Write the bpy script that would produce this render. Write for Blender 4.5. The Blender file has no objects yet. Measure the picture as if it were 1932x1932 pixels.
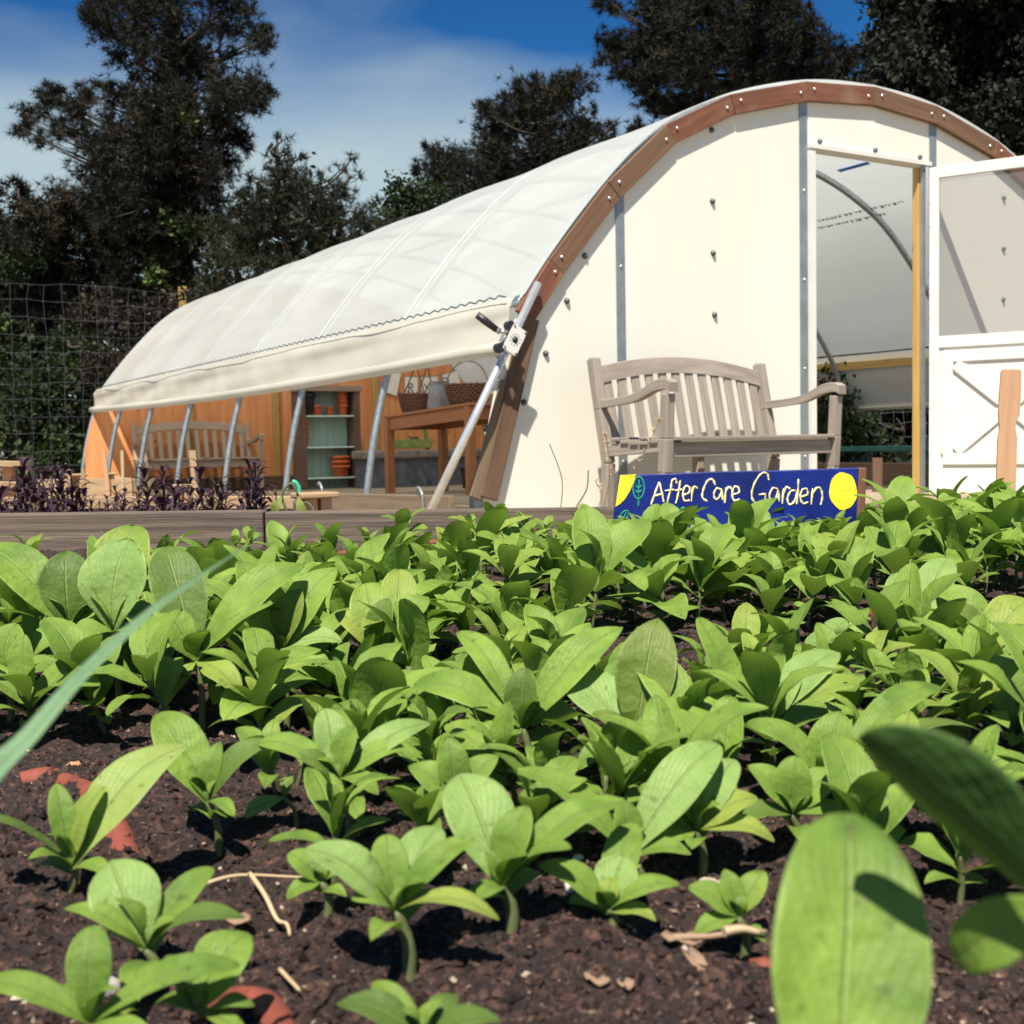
import bpy, math, random
import numpy as np
from mathutils import Vector, Matrix, Euler
R = math.radians
sc = bpy.context.scene
COL = sc.collection

# ---------------------------------------------------------------- camera
FPX, PITCH, ROLL, CAMH = 2255.0, R(-3.284), R(-1.08), 0.43
_f = np.array([0, math.cos(PITCH), math.sin(PITCH)]); _r = np.array([1.0, 0, 0]); _u = np.cross(_r, _f)
RT = _r * math.cos(ROLL) + _u * math.sin(ROLL)
UP = -_r * math.sin(ROLL) + _u * math.cos(ROLL)
FW = _f
CPOS = np.array([0, 0, CAMH])
cam = bpy.data.cameras.new('camera'); camo = bpy.data.objects.new('camera', cam); COL.objects.link(camo)
cam.sensor_width = 36; cam.lens = 36 * FPX / 1932; cam.clip_start = 0.02; cam.clip_end = 3000
M = Matrix.Identity(4)
for i in range(3):
    M[i][0], M[i][1], M[i][2], M[i][3] = RT[i], UP[i], -FW[i], CPOS[i]
camo.matrix_world = M
cam.dof.use_dof = True; cam.dof.focus_distance = 1.5; cam.dof.aperture_fstop = 17
sc.camera = camo

# ---------------------------------------------------------------- world, sun, exposure
SUN = Vector((-0.221 * 0.5, -0.972 * 0.5, 0.866)).normalized()
SUN_EL = math.asin(SUN.z); SUN_AZ = math.atan2(SUN.x, SUN.y)
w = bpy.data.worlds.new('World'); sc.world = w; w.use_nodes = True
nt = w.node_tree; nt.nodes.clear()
N = nt.nodes.new
out = N('ShaderNodeOutputWorld'); bg = N('ShaderNodeBackground'); sky = N('ShaderNodeTexSky')
sky.sky_type = 'NISHITA'; sky.sun_disc = False; sky.sun_elevation = SUN_EL; sky.sun_rotation = SUN_AZ
sky.altitude = 0; sky.air_density = 1.0; sky.dust_density = 0.6; sky.ozone_density = 3.0
tc = N('ShaderNodeTexCoord'); mp = N('ShaderNodeMapping'); mp.inputs['Scale'].default_value = (1.2, 1.2, 4.0); mp.inputs['Location'].default_value = (0.35, 0.0, 0.25)
mp.inputs['Rotation'].default_value = (0, R(14), 0)
n1 = N('ShaderNodeTexNoise'); n1.inputs['Scale'].default_value = 1.5; n1.inputs['Detail'].default_value = 6; n1.inputs['Roughness'].default_value = 0.46; n1.inputs['Distortion'].default_value = 0.25
cr = N('ShaderNodeValToRGB'); cr.color_ramp.elements[0].position = 0.49; cr.color_ramp.elements[1].position = 0.78
cr.color_ramp.elements[1].color = (0.75, 0.75, 0.75, 1)
sz = N('ShaderNodeSeparateXYZ'); hz_ = N('ShaderNodeMapRange'); hz_.inputs[1].default_value = 0.36; hz_.inputs[2].default_value = 0.10; hz_.inputs[3].default_value = 0.0; hz_.inputs[4].default_value = 0.54
hz_.interpolation_type = 'SMOOTHSTEP'
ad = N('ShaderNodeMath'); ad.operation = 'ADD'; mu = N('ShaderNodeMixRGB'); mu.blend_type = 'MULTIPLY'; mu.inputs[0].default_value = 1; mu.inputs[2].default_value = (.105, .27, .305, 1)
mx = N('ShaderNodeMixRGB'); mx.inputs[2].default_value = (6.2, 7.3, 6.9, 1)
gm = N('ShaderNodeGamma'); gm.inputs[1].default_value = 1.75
L = nt.links.new
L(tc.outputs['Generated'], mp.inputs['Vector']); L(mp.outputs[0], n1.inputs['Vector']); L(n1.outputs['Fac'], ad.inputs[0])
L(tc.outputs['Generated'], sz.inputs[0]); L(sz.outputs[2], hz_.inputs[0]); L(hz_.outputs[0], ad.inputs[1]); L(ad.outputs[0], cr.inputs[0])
tp = N('ShaderNodeMapRange'); tp.inputs[1].default_value = .75; tp.inputs[2].default_value = .38; tp.inputs[3].default_value = .12; tp.inputs[4].default_value = 1; L(sz.outputs[2], tp.inputs[0])  # clouds thinned overhead, out of view, to weaken the fill light
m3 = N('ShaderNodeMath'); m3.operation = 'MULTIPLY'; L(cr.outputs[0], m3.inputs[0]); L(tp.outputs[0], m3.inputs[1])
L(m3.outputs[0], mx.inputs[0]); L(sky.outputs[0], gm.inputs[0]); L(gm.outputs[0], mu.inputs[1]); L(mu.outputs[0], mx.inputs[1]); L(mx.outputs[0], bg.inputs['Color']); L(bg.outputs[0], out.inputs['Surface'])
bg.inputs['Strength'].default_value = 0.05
sl = bpy.data.lights.new('sun', 'SUN'); sl.energy = 5.0; sl.angle = R(0.5); sl.color = (1.0, 0.93, 0.80)
so = bpy.data.objects.new('sun', sl); COL.objects.link(so); so.rotation_euler = SUN.to_track_quat('Z', 'Y').to_euler()
sc.view_settings.view_transform = 'Standard'; sc.view_settings.look = 'None'; sc.view_settings.exposure = 1.0; sc.view_settings.gamma = 1
sc.cycles.max_bounces = 10; sc.cycles.transparent_max_bounces = 24; sc.cycles.transmission_bounces = 8

# ---------------------------------------------------------------- projection helpers (photo pixels of the 1932 px view -> points)
def ray(x, y): return FW + RT * (x - 966) / FPX - UP * (y - 966) / FPX
def at(x, y, d): return CPOS + ray(x, y) * d
def onz(x, y, z): d = ray(x, y); return CPOS + d * ((z - CAMH) / d[2])
def pix(p):
    d = np.asarray(p, float) - CPOS; w_ = d @ FW
    return 966 + FPX * (d @ RT) / w_, 966 - FPX * (d @ UP) / w_, w_
YAW = R(59.06); ANG = R(90) - YAW
GU = np.array([math.sin(YAW), math.cos(YAW), 0]); GV = np.array([-math.cos(YAW), math.sin(YAW), 0])
GO = onz(884, 975, 0.0)
def G(a, b, z=0): return GO + GU * a + GV * b + np.array([0, 0, z])
def gpl(x, y, Lv):                       # pixel -> (u, z) in the plane v = Lv of the greenhouse frame
    d = ray(x, y); p0 = GO + GV * Lv; p = CPOS + d * (((p0 - CPOS) @ GV) / (d @ GV)); return (p - GO) @ GU, p[2]
def gz(v): return -0.018 * max(0.0, v)   # the ground falls a little towards the back

# ---------------------------------------------------------------- object helpers
def link(o): COL.objects.link(o); return o
def tag(o, label=None, cat=None, group=None, kind=None):
    if label: o['label'] = label
    if cat: o['category'] = cat
    if group: o['group'] = group
    if kind: o['kind'] = kind
    return o
def empty(name, loc=(0, 0, 0), rz=0.0, label=None, cat=None, group=None):
    o = bpy.data.objects.new(name, None); link(o); o.location = tuple(loc); o.rotation_euler = (0, 0, rz); o.empty_display_size = 0.05
    return tag(o, label, cat, group)
def copy_tree(o, parent=None):
    c = o.copy(); link(c)
    if parent is not None: c.parent = parent
    for ch in list(o.children): copy_tree(ch, c)
    return c

def V(p): return np.asarray(p, float)
def nrm(a): a = V(a); l = np.linalg.norm(a); return a / l if l > 1e-12 else a
class MB:
    def __init__(s): s.v = []; s.f = []; s.uv = []; s.m = []; s.sm = []
    def add(s, verts, faces, uvs=None, m=0, smooth=False):
        b = len(s.v); s.v += [tuple(map(float, p)) for p in verts]
        for i, f in enumerate(faces):
            s.f.append([b + k for k in f]); s.m.append(m); s.sm.append(smooth)
            s.uv += (uvs[i] if uvs else [(0.0, 0.0)] * len(f))
        return s
    def bar(s, p0, p1, wd, ht, up=(0, 0, 1), m=0, taper=1.0):
        p0, p1 = V(p0), V(p1); d = p1 - p0; Ln = np.linalg.norm(d); a = d / Ln
        u_ = V(up); sd = np.cross(a, u_)
        if np.linalg.norm(sd) < 1e-4: sd = np.cross(a, (1, 0, 0.01))
        sd = nrm(sd); u_ = np.cross(sd, a); o = random.random() * 9; q = random.random() * 9
        vs = []
        for P, k in ((p0, 1), (p1, taper)):
            for x, y in ((-1, -1), (1, -1), (1, 1), (-1, 1)): vs.append(P + sd * x * wd / 2 * k + u_ * y * ht / 2 * k)
        fs = [(0, 1, 5, 4), (1, 2, 6, 5), (2, 3, 7, 6), (3, 0, 4, 7), (3, 2, 1, 0), (4, 5, 6, 7)]
        uv = []; off = 0
        for k, wdt in ((0, wd), (1, ht), (2, wd), (3, ht)):
            uv.append([(o, q + off), (o, q + off + wdt), (o + Ln, q + off + wdt), (o + Ln, q + off)]); off += wdt
        uv += [[(o, q), (o + wd * .05, q), (o + wd * .05, q + ht), (o, q + ht)]] * 2
        return s.add(vs, fs, uv, m)
    def box(s, c, sz, m=0):
        c = V(c); ax = int(np.argmax(sz)); d = np.zeros(3); d[ax] = sz[ax] / 2
        if ax == 0: return s.bar(c - d, c + d, sz[1], sz[2], (0, 0, 1), m)
        if ax == 1: return s.bar(c - d, c + d, sz[0], sz[2], (0, 0, 1), m)
        return s.bar(c - d, c + d, sz[0], sz[1], (0, 1, 0), m)
    def tube(s, pts, r, n=8, m=0, cap=True):
        pts = [V(p) for p in pts]; k = len(pts); rs = r if hasattr(r, '__len__') else [r] * k
        t0 = nrm(pts[1] - pts[0]); ref = V((0, 0, 1)) if abs(t0[2]) < .9 else V((1, 0, 0)); sd = nrm(np.cross(t0, ref))
        vs = []; acc = 0; us = []
        for i, p in enumerate(pts):
            t = nrm(pts[min(i + 1, k - 1)] - pts[max(i - 1, 0)]); sd = nrm(sd - t * (sd @ t)); b = np.cross(t, sd)
            if i: acc += np.linalg.norm(p - pts[i - 1])
            us.append(acc)
            for j in range(n):
                a = 2 * math.pi * j / n; vs.append(p + (sd * math.cos(a) + b * math.sin(a)) * rs[i])
        fs = []; uv = []
        for i in range(k - 1):
            for j in range(n):
                j2 = (j + 1) % n; fs.append((i * n + j, i * n + j2, (i + 1) * n + j2, (i + 1) * n + j))
                uv.append([(us[i], j / n * .1), (us[i], (j + 1) / n * .1), (us[i + 1], (j + 1) / n * .1), (us[i + 1], j / n * .1)])
        s.add(vs, fs, uv, m, True)
        if cap:
            b = len(s.v) - len(vs)
            for ring, rev in ((0, True), (k - 1, False)):
                idx = [b + ring * n + j for j in range(n)]
                s.f.append(idx[::-1] if rev else idx); s.m.append(m); s.sm.append(False); s.uv += [(0, 0)] * n
        return s
    def lathe(s, prof, c=(0, 0, 0), n=16, m=0):
        c = V(c); vs = []; k = len(prof)
        for r_, z in prof:
            for j in range(n):
                a = 2 * math.pi * j / n; vs.append(c + V((r_ * math.cos(a), r_ * math.sin(a), z)))
        fs = [(i * n + j, i * n + (j + 1) % n, (i + 1) * n + (j + 1) % n, (i + 1) * n + j) for i in range(k - 1) for j in range(n)]
        return s.add(vs, fs, None, m, True)
    def prism(s, poly, fn, t0, t1, m=0):
        # poly: 2-D outline; fn(x, y, t) -> 3-D point ; extruded from t0 to t1
        k = len(poly); vs = [fn(x, y, t0) for x, y in poly] + [fn(x, y, t1) for x, y in poly]
        fs = [list(range(k))[::-1], list(range(k, 2 * k))] + [(i, (i + 1) % k, k + (i + 1) % k, k + i) for i in range(k)]
        uv = [[(poly[i][0], poly[i][1]) for i in f] for f in (list(range(k))[::-1], list(range(k)))]
        uv += [[(poly[i][0], poly[i][1]), (poly[(i + 1) % k][0], poly[(i + 1) % k][1]), (poly[(i + 1) % k][0] + .02, poly[(i + 1) % k][1] + .02), (poly[i][0] + .02, poly[i][1] + .02)] for i in range(k)]
        return s.add(vs, fs, uv, m)
    def grid(s, P, m=0, uvfn=None, smooth=True):
        nu, nv = len(P), len(P[0]); vs = [p for row in P for p in row]
        fs = []; uv = []
        for i in range(nu - 1):
            for j in range(nv - 1):
                fs.append((i * nv + j, (i + 1) * nv + j, (i + 1) * nv + j + 1, i * nv + j + 1))
                q = ((i, j), (i + 1, j), (i + 1, j + 1), (i, j + 1))
                uv.append([(uvfn(a, b) if uvfn else (a / (nu - 1), b / (nv - 1))) for a, b in q])
        return s.add(vs, fs, uv, m, smooth)
    def ball(s, c, r, n=8, m=0, sz=(1, 1, 1)):
        c = V(c); k = max(4, n // 2 + 1)
        prof = [(max(1e-4, math.sin(math.pi * i / (k - 1))) * r, -math.cos(math.pi * i / (k - 1)) * r) for i in range(k)]
        b = len(s.v); s.lathe(prof, (0, 0, 0), n, m)
        for i in range(b, len(s.v)): s.v[i] = tuple(c + V(s.v[i]) * V(sz))
        return s
    def mesh(s, name, mats):
        me = bpy.data.meshes.new(name); me.from_pydata(s.v, [], s.f)
        for mt in (mats if isinstance(mats, (list, tuple)) else [mats]): me.materials.append(mt)
        me.polygons.foreach_set('material_index', s.m); me.polygons.foreach_set('use_smooth', s.sm)
        ul = me.uv_layers.new(name='UVMap'); ul.data.foreach_set('uv', [c for q in s.uv for c in q]); me.update()
        return me
    def build(s, name, mats, parent=None, bevel=0, loc=None, rz=None):
        o = bpy.data.objects.new(name, s.mesh(name, mats)); link(o)
        if parent is not None: o.parent = parent
        if loc is not None: o.location = tuple(loc)
        if rz is not None: o.rotation_euler = (0, 0, rz)
        if bevel:
            b = o.modifiers.new('bevel', 'BEVEL'); b.width = bevel; b.segments = 2; b.limit_method = 'ANGLE'; b.angle_limit = R(35)
        return o

# ---------------------------------------------------------------- materials
def newmat(name):
    m = bpy.data.materials.new(name); m.use_nodes = True; t = m.node_tree; t.nodes.clear()
    o = t.nodes.new('ShaderNodeOutputMaterial'); b = t.nodes.new('ShaderNodeBsdfPrincipled'); t.links.new(b.outputs[0], o.inputs[0])
    return m, t, b, o
def ramp(t, fac, stops):
    r_ = t.nodes.new('ShaderNodeValToRGB'); e = r_.color_ramp.elements
    e[0].position, e[0].color = stops[0][0], (*stops[0][1], 1); e[1].position, e[1].color = stops[-1][0], (*stops[-1][1], 1)
    for p, c in stops[1:-1]: k = e.new(p); k.color = (*c, 1)
    t.links.new(fac, r_.inputs[0]); return r_.outputs[0]
def noise(t, vec, scale, detail=4, rough=.55, dist=0):
    n = t.nodes.new('ShaderNodeTexNoise'); n.inputs['Scale'].default_value = scale; n.inputs['Detail'].default_value = detail
    n.inputs['Roughness'].default_value = rough; n.inputs['Distortion'].default_value = dist
    if vec is not None: t.links.new(vec, n.inputs['Vector'])
    return n.outputs['Fac']
def mapped(t, kind='Object', scale=(1, 1, 1)):
    c = t.nodes.new('ShaderNodeTexCoord'); m = t.nodes.new('ShaderNodeMapping'); m.inputs['Scale'].default_value = scale
    t.links.new(c.outputs[kind], m.inputs['Vector']); return m.outputs[0]
def bump(t, b, h, strength=.3, dist=.01):
    n = t.nodes.new('ShaderNodeBump'); n.inputs['Strength'].default_value = strength; n.inputs['Distance'].default_value = dist
    t.links.new(h, n.inputs['Height']); t.links.new(n.outputs[0], b.inputs['Normal']); return n
def mixc(t, f, a, b, mode='MIX'):
    m = t.nodes.new('ShaderNodeMixRGB'); m.blend_type = mode
    for i, x in ((0, f), (1, a), (2, b)):
        if isinstance(x, (int, float)): m.inputs[i].default_value = x
        elif isinstance(x, tuple): m.inputs[i].default_value = (*x, 1)
        else: t.links.new(x, m.inputs[i])
    return m.outputs[0]
def math_(t, op, a, b=0.0):
    m = t.nodes.new('ShaderNodeMath'); m.operation = op
    for i, x in ((0, a), (1, b)):
        if isinstance(x, (int, float)): m.inputs[i].default_value = x
        else: t.links.new(x, m.inputs[i])
    return m.outputs[0]
def paint(name, col, rough=.5, var=.15, scale=12, metal=0, bumps=.1, kind='Object'):
    m, t, b, o = newmat(name); v = mapped(t, kind)
    f = noise(t, v, scale, 5)
    d = tuple(c * (1 - var) for c in col); l = tuple(min(1, c * (1 + var)) for c in col)
    t.links.new(ramp(t, f, [(.3, d), (.7, l)]), b.inputs['Base Color']); b.inputs['Roughness'].default_value = rough; b.inputs['Metallic'].default_value = metal
    if bumps: bump(t, b, noise(t, v, scale * 6, 3), bumps, .003)
    return m
def wood(name, dark, light, rough=.75, sx=1.6, sy=34, knots=None, bumps=.35, stain=None):
    m, t, b, o = newmat(name); v = mapped(t, 'UV', (sx, sy, 1))
    oi = t.nodes.new('ShaderNodeObjectInfo'); ad = t.nodes.new('ShaderNodeVectorMath'); ad.operation = 'ADD'
    sc_ = t.nodes.new('ShaderNodeVectorMath'); sc_.operation = 'SCALE'; sc_.inputs['Scale'].default_value = 31.0
    cx = t.nodes.new('ShaderNodeCombineXYZ'); t.links.new(oi.outputs['Random'], cx.inputs[0]); t.links.new(oi.outputs['Random'], cx.inputs[1])
    t.links.new(cx.outputs[0], sc_.inputs[0]); t.links.new(v, ad.inputs[0]); t.links.new(sc_.outputs[0], ad.inputs[1]); v = ad.outputs[0]
    g = noise(t, v, 1.0, 7, .65, .5); g2 = noise(t, v, .23, 3, .5, .3)
    c = ramp(t, g, [(.28, dark), (.5, tuple((a + b_) / 2 for a, b_ in zip(dark, light))), (.72, light)])
    c = mixc(t, math_(t, 'MULTIPLY', g2, .55), c, dark)
    if knots:
        k = t.nodes.new('ShaderNodeTexVoronoi'); k.inputs['Scale'].default_value = 1.0; t.links.new(mapped(t, 'UV', (2.6, 7, 1)), k.inputs['Vector'])
        c = mixc(t, ramp(t, k.outputs['Distance'], [(.04, (1, 1, 1)), (.13, (0, 0, 0))]), c, knots)
    if stain:
        c = mixc(t, ramp(t, noise(t, mapped(t, 'UV', (1.5, 3, 1)), 2, 4), [(.5, (0, 0, 0)), (.68, (.8, .8, .8))]), c, stain)
    t.links.new(c, b.inputs['Base Color']); b.inputs['Roughness'].default_value = rough
    bump(t, b, g, bumps, .004)
    return m
MT = {}
MT['teak'] = wood('weathered_teak', (.175, .145, .122), (.39, .335, .285), .8, 2, 40)
MT['teak_far'] = wood('teak_indoor', (.26, .19, .14), (.47, .37, .28), .8, 2, 40)
MT['cedar'] = wood('arch_cedar', (.09, .030, .016), (.25, .095, .048), .7, 1.5, 26, stain=(.20, .12, .07))
MT['cedarbrown'] = wood('arch_brown_board', (.085, .043, .024), (.215, .118, .065), .75, 1.5, 30)
MT['brown'] = wood('brown_board', (.07, .038, .022), (.19, .11, .065), .75, 1.5, 22)
MT['bedwood'] = wood('weathered_bed_board', (.045, .033, .026), (.23, .17, .13), .85, 2.2, 60, bumps=1.0)
MT['basewood'] = wood('base_board', (.12, .085, .055), (.26, .19, .125), .8, 1.2, 22)
MT['newwood'] = wood('new_pine', (.28, .18, .095), (.48, .335, .195), .7, 1.6, 26)
MT['yellow'] = wood('yellow_pine', (.36, .21, .055), (.62, .42, .14), .65, 1.4, 24, knots=(.2, .1, .04))
MT['ply'] = wood('orange_plywood', (.56, .19, .06), (.86, .42, .175), .65, .9, 9, knots=(.22, .06, .02), bumps=.1)
MT['table'] = wood('table_pine', (.24, .085, .03), (.45, .19, .075), .6, 1.4, 22)
MT['shelfdark'] = wood('shelf_barn_wood', (.07, .035, .025), (.2, .12, .085), .8, 1.4, 20)
MT['shelftop'] = wood('shelf_top_wood', (.2, .13, .09), (.42, .3, .22), .8, 1.4, 20)
MT['aqua'] = wood('aqua_painted_board', (.30, .42, .385), (.47, .60, .54), .7, 1.2, 16)
MT['aquashelf'] = paint('pale_shelf_paint', (.55, .66, .58), .6)
MT['stake'] = wood('stake_wood', (.42, .22, .12), (.58, .35, .21), .75, 2.2, 34, knots=(.25, .12, .06))
MT['twig'] = wood('willow_twig', (.06, .026, .014), (.22, .11, .06), .7, 5, 30)
MT['twiglight'] = wood('bark_twig', (.18, .11, .07), (.34, .23, .15), .8, 5, 30)
MT['straw'] = wood('straw', (.32, .22, .12), (.58, .46, .29), .7, 6, 60)
MT['greenpaint'] = paint('green_paint', (.015, .10, .085), .5, .3)
MT['olive'] = paint('olive_crate_paint', (.20, .24, .065), .6, .25)
MT['galv'] = paint('galvanised_steel', (.42, .46, .48), .38, .25, 30, .85, .08)
MT['chrome'] = paint('bright_steel', (.74, .76, .76), .30, .08, 20, .75, 0)
MT['strip'] = paint('grey_metal_strip', (.26, .29, .32), .45, .15, 9, .55, .05)
MT['white'] = paint('white_pvc', (.62, .61, .57), .45, .04, 6, 0, .03)
MT['black'] = paint('black_rubber', (.012, .013, .018), .45, .3)
MT['zinc'] = paint('grey_can_zinc', (.25, .26, .29), .5, .2, 8, .5)
MT['terra'] = paint('terracotta', (.50, .105, .035), .8, .22, 14)
MT['hose'] = paint('red_brown_hose', (.17, .038, .022), .75, .28, 40, 0, .3)
MT['turq'] = paint('turquoise_hose', (.03, .36, .25), .4, .1)
MT['concrete'] = paint('dark_concrete', (.085, .085, .105), .85, .35, 9, 0, .4)
MT['concrete_rim'] = paint('concrete_rim', (.19, .155, .135), .85, .35, 12, 0, .4)
MT['paper'] = paint('white_card', (.80, .76, .70), .8, .06)
MT['ink'] = paint('grey_ink', (.08, .06, .06), .8, .1)
MT['bluepaint'] = paint('blue_sign_paint', (.004, .013, .15), .38, .45, 9, 0, .25)
MT['cream'] = paint('cream_letter_paint', (.80, .70, .36), .5, .25, 60)
MT['ochre'] = paint('ochre_letter_paint', (.36, .27, .06), .5, .4, 90)
MT['sunyellow'] = paint('yellow_sign_paint', (.82, .62, .03), .42, .25, 26, 0, .6)
MT['tealpaint'] = paint('teal_leaf_paint', (.015, .25, .13), .5, .4, 40)
MT['netting'] = paint('galvanised_wire', (.095, .10, .125), .5, .1)
MT['bark'] = paint('tree_bark', (.030, .023, .019), .95, .5, 5, 0, .6)
MT['rocktan'] = paint('tan_stone', (.42, .22, .10), .9, .4, 60, 0, .5)
MT['rockgrey'] = paint('grey_stone', (.30, .27, .26), .9, .3, 60, 0, .4)
MT['rockwhite'] = paint('white_stone', (.62, .58, .52), .9, .2, 60, 0, .4)

def film_mat(name, transp, bf, k_=1.0, tint=(1, 1, 1)):
    m, t, b, o = newmat(name)
    tr = t.nodes.new('ShaderNodeBsdfTransparent'); tl = t.nodes.new('ShaderNodeBsdfTranslucent'); m1 = t.nodes.new('ShaderNodeMixShader'); m2 = t.nodes.new('ShaderNodeMixShader')
    v = mapped(t, 'Object', (1, .25, 1)); f = noise(t, v, 2.2, 5, .6, .4)
    col = ramp(t, f, [(.35, (.58 * k_ * tint[0], .61 * k_ * tint[1], .60 * k_ * tint[2])), (.65, (.67 * k_ * tint[0], .70 * k_ * tint[1], .685 * k_ * tint[2]))])
    t.links.new(col, b.inputs['Base Color']); b.inputs['Roughness'].default_value = .32; b.inputs['Specular IOR Level'].default_value = .45
    tl.inputs['Color'].default_value = (.70, .73, .72, 1); tr.inputs['Color'].default_value = (.92, .94, .95, 1)
    m1.inputs[0].default_value = bf; t.links.new(b.outputs[0], m1.inputs[1]); t.links.new(tl.outputs[0], m1.inputs[2])
    m2.inputs[0].default_value = transp; t.links.new(ramp(t, f, [(.3, (transp * 1.08,) * 3), (.7, (transp * .92,) * 3)]), m2.inputs[0])
    t.links.new(m1.outputs[0], m2.inputs[1]); t.links.new(tr.outputs[0], m2.inputs[2]); t.links.new(m2.outputs[0], o.inputs[0])
    bump(t, b, noise(t, mapped(t, 'Object', (5, .8, 5)), 2, 4), .12, .02)
    return m
MT['film'] = film_mat('greenhouse_film', .13, .42)
MT['curtain'] = film_mat('curtain_film', .06, .30, .88, (1.04, .95, .84))
MT['creaselight'] = film_mat('crease_highlight', .02, .15, 1.2, (1.05, 1, .95))  # whiter film copy for the painted crease highlights along the hoops
def wall_mat():
    m, t, b, o = newmat('polycarbonate_panel'); v = mapped(t, 'Object')
    wv = t.nodes.new('ShaderNodeTexWave'); wv.inputs['Scale'].default_value = 28; wv.bands_direction = 'X'; t.links.new(v, wv.inputs['Vector'])
    st = noise(t, mapped(t, 'Object', (1.4, 1, .45)), 1.6, 4, .5, .3)
    c = ramp(t, st, [(.40, (.80, .79, .725)), (.72, (.79, .76, .66))])
    t.links.new(c, b.inputs['Base Color']); b.inputs['Roughness'].default_value = .35
    bump(t, b, wv.outputs['Fac'], .12, .004)
    tl = t.nodes.new('ShaderNodeBsdfTranslucent'); tl.inputs['Color'].default_value = (.75, .74, .68, 1); mx_ = t.nodes.new('ShaderNodeMixShader'); mx_.inputs[0].default_value = .18
    t.links.new(b.outputs[0], mx_.inputs[1]); t.links.new(tl.outputs[0], mx_.inputs[2]); t.links.new(mx_.outputs[0], o.inputs[0])
    return m
MT['poly'] = wall_mat()
def screen_mat():
    m, t, b, o = newmat('door_insect_screen'); tr = t.nodes.new('ShaderNodeBsdfTransparent'); mx_ = t.nodes.new('ShaderNodeMixShader'); mx_.inputs[0].default_value = .55
    b.inputs['Base Color'].default_value = (.13, .13, .145, 1); b.inputs['Roughness'].default_value = .7
    t.links.new(b.outputs[0], mx_.inputs[1]); t.links.new(tr.outputs[0], mx_.inputs[2]); t.links.new(mx_.outputs[0], o.inputs[0]); return m
MT['screen'] = screen_mat()

def leaf_mat(name, base, light, trans, tcol, rough=.48, spots=.5, vein=(.30, .40, .13), tfac=.22, yel=.55):
    m, t, b, o = newmat(name)
    uv = t.nodes.new('ShaderNodeTexCoord'); sp = t.nodes.new('ShaderNodeSeparateXYZ'); t.links.new(uv.outputs['UV'], sp.inputs[0])
    s_ = math_(t, 'ABSOLUTE', math_(t, 'SUBTRACT', sp.outputs[1], .5))          # 0 at the midrib, .5 at the margin
    oi = t.nodes.new('ShaderNodeObjectInfo')
    f = noise(t, mapped(t, 'Object'), 34, 4, .6)
    f2 = noise(t, mapped(t, 'Object'), 9, 2)
    c = ramp(t, math_(t, 'ADD', math_(t, 'MULTIPLY', f, .5), math_(t, 'MULTIPLY', f2, .5)), [(.36, base), (.64, light)])
    c = mixc(t, math_(t, 'MULTIPLY', oi.outputs['Random'], .45), c, light)
    yl = ramp(t, oi.outputs['Random'], [(.80, (0, 0, 0)), (.97, (1, 1, 1))]); c = mixc(t, math_(t, 'MULTIPLY', math_(t, 'MULTIPLY', yl, noise(t, mapped(t, 'Object'), 22, 3)), yel), c, (.34, .31, .07))
    mid = ramp(t, s_, [(.008, (1, 1, 1)), (.035, (0, 0, 0))])
    # side veins: sweeping forward from the midrib
    q = math_(t, 'SUBTRACT', math_(t, 'MULTIPLY', sp.outputs[0], 24.0), math_(t, 'MULTIPLY', math_(t, 'POWER', s_, .8), 30.0))
    sv = math_(t, 'POWER', math_(t, 'ABSOLUTE', math_(t, 'SINE', q)), 30.0)
    vfac = math_(t, 'MAXIMUM', math_(t, 'MAXIMUM', mid, math_(t, 'MULTIPLY', ramp(t, s_, [(.455, (0, 0, 0)), (.495, (1, 1, 1))]), .5)), math_(t, 'MULTIPLY', sv, .11))
    c = mixc(t, math_(t, 'MULTIPLY', vfac, .6), c, vein)
    if spots:
        vo = t.nodes.new('ShaderNodeTexNoise'); vo.inputs['Scale'].default_value = 170; vo.inputs['Detail'].default_value = 3; t.links.new(mapped(t, 'Object'), vo.inputs['Vector'])
        c = mixc(t, math_(t, 'MULTIPLY', ramp(t, vo.outputs['Fac'], [(.64, (0, 0, 0)), (.73, (1, 1, 1))]), spots), c, (.055, .07, .02))
    ge = t.nodes.new('ShaderNodeNewGeometry')
    c = mixc(t, math_(t, 'MULTIPLY', ge.outputs['Backfacing'], .35), c, light)
    t.links.new(c, b.inputs['Base Color']); b.inputs['Roughness'].default_value = rough + .06; b.inputs['Specular IOR Level'].default_value = .22
    h = math_(t, 'SUBTRACT', math_(t, 'MULTIPLY', noise(t, mapped(t, 'Object'), 62, 3), 1.1), math_(t, 'MULTIPLY', vfac, .6))
    bump(t, b, h, .75, .0036)
    tl = t.nodes.new('ShaderNodeBsdfTranslucent'); tl.inputs['Color'].default_value = (*tcol, 1); mx_ = t.nodes.new('ShaderNodeMixShader'); mx_.inputs[0].default_value = tfac
    t.links.new(b.outputs[0], mx_.inputs[1]); t.links.new(tl.outputs[0], mx_.inputs[2]); t.links.new(mx_.outputs[0], o.inputs[0])
    return m
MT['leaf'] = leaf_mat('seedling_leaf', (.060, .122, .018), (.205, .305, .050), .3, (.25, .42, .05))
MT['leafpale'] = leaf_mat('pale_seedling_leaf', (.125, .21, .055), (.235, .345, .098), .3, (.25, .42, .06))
MT['leafdark'] = leaf_mat('dark_seedling_leaf', (.050, .098, .020), (.105, .160, .028), .3, (.14, .24, .025), .48, .35, (.25, .33, .10), .14)
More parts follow.
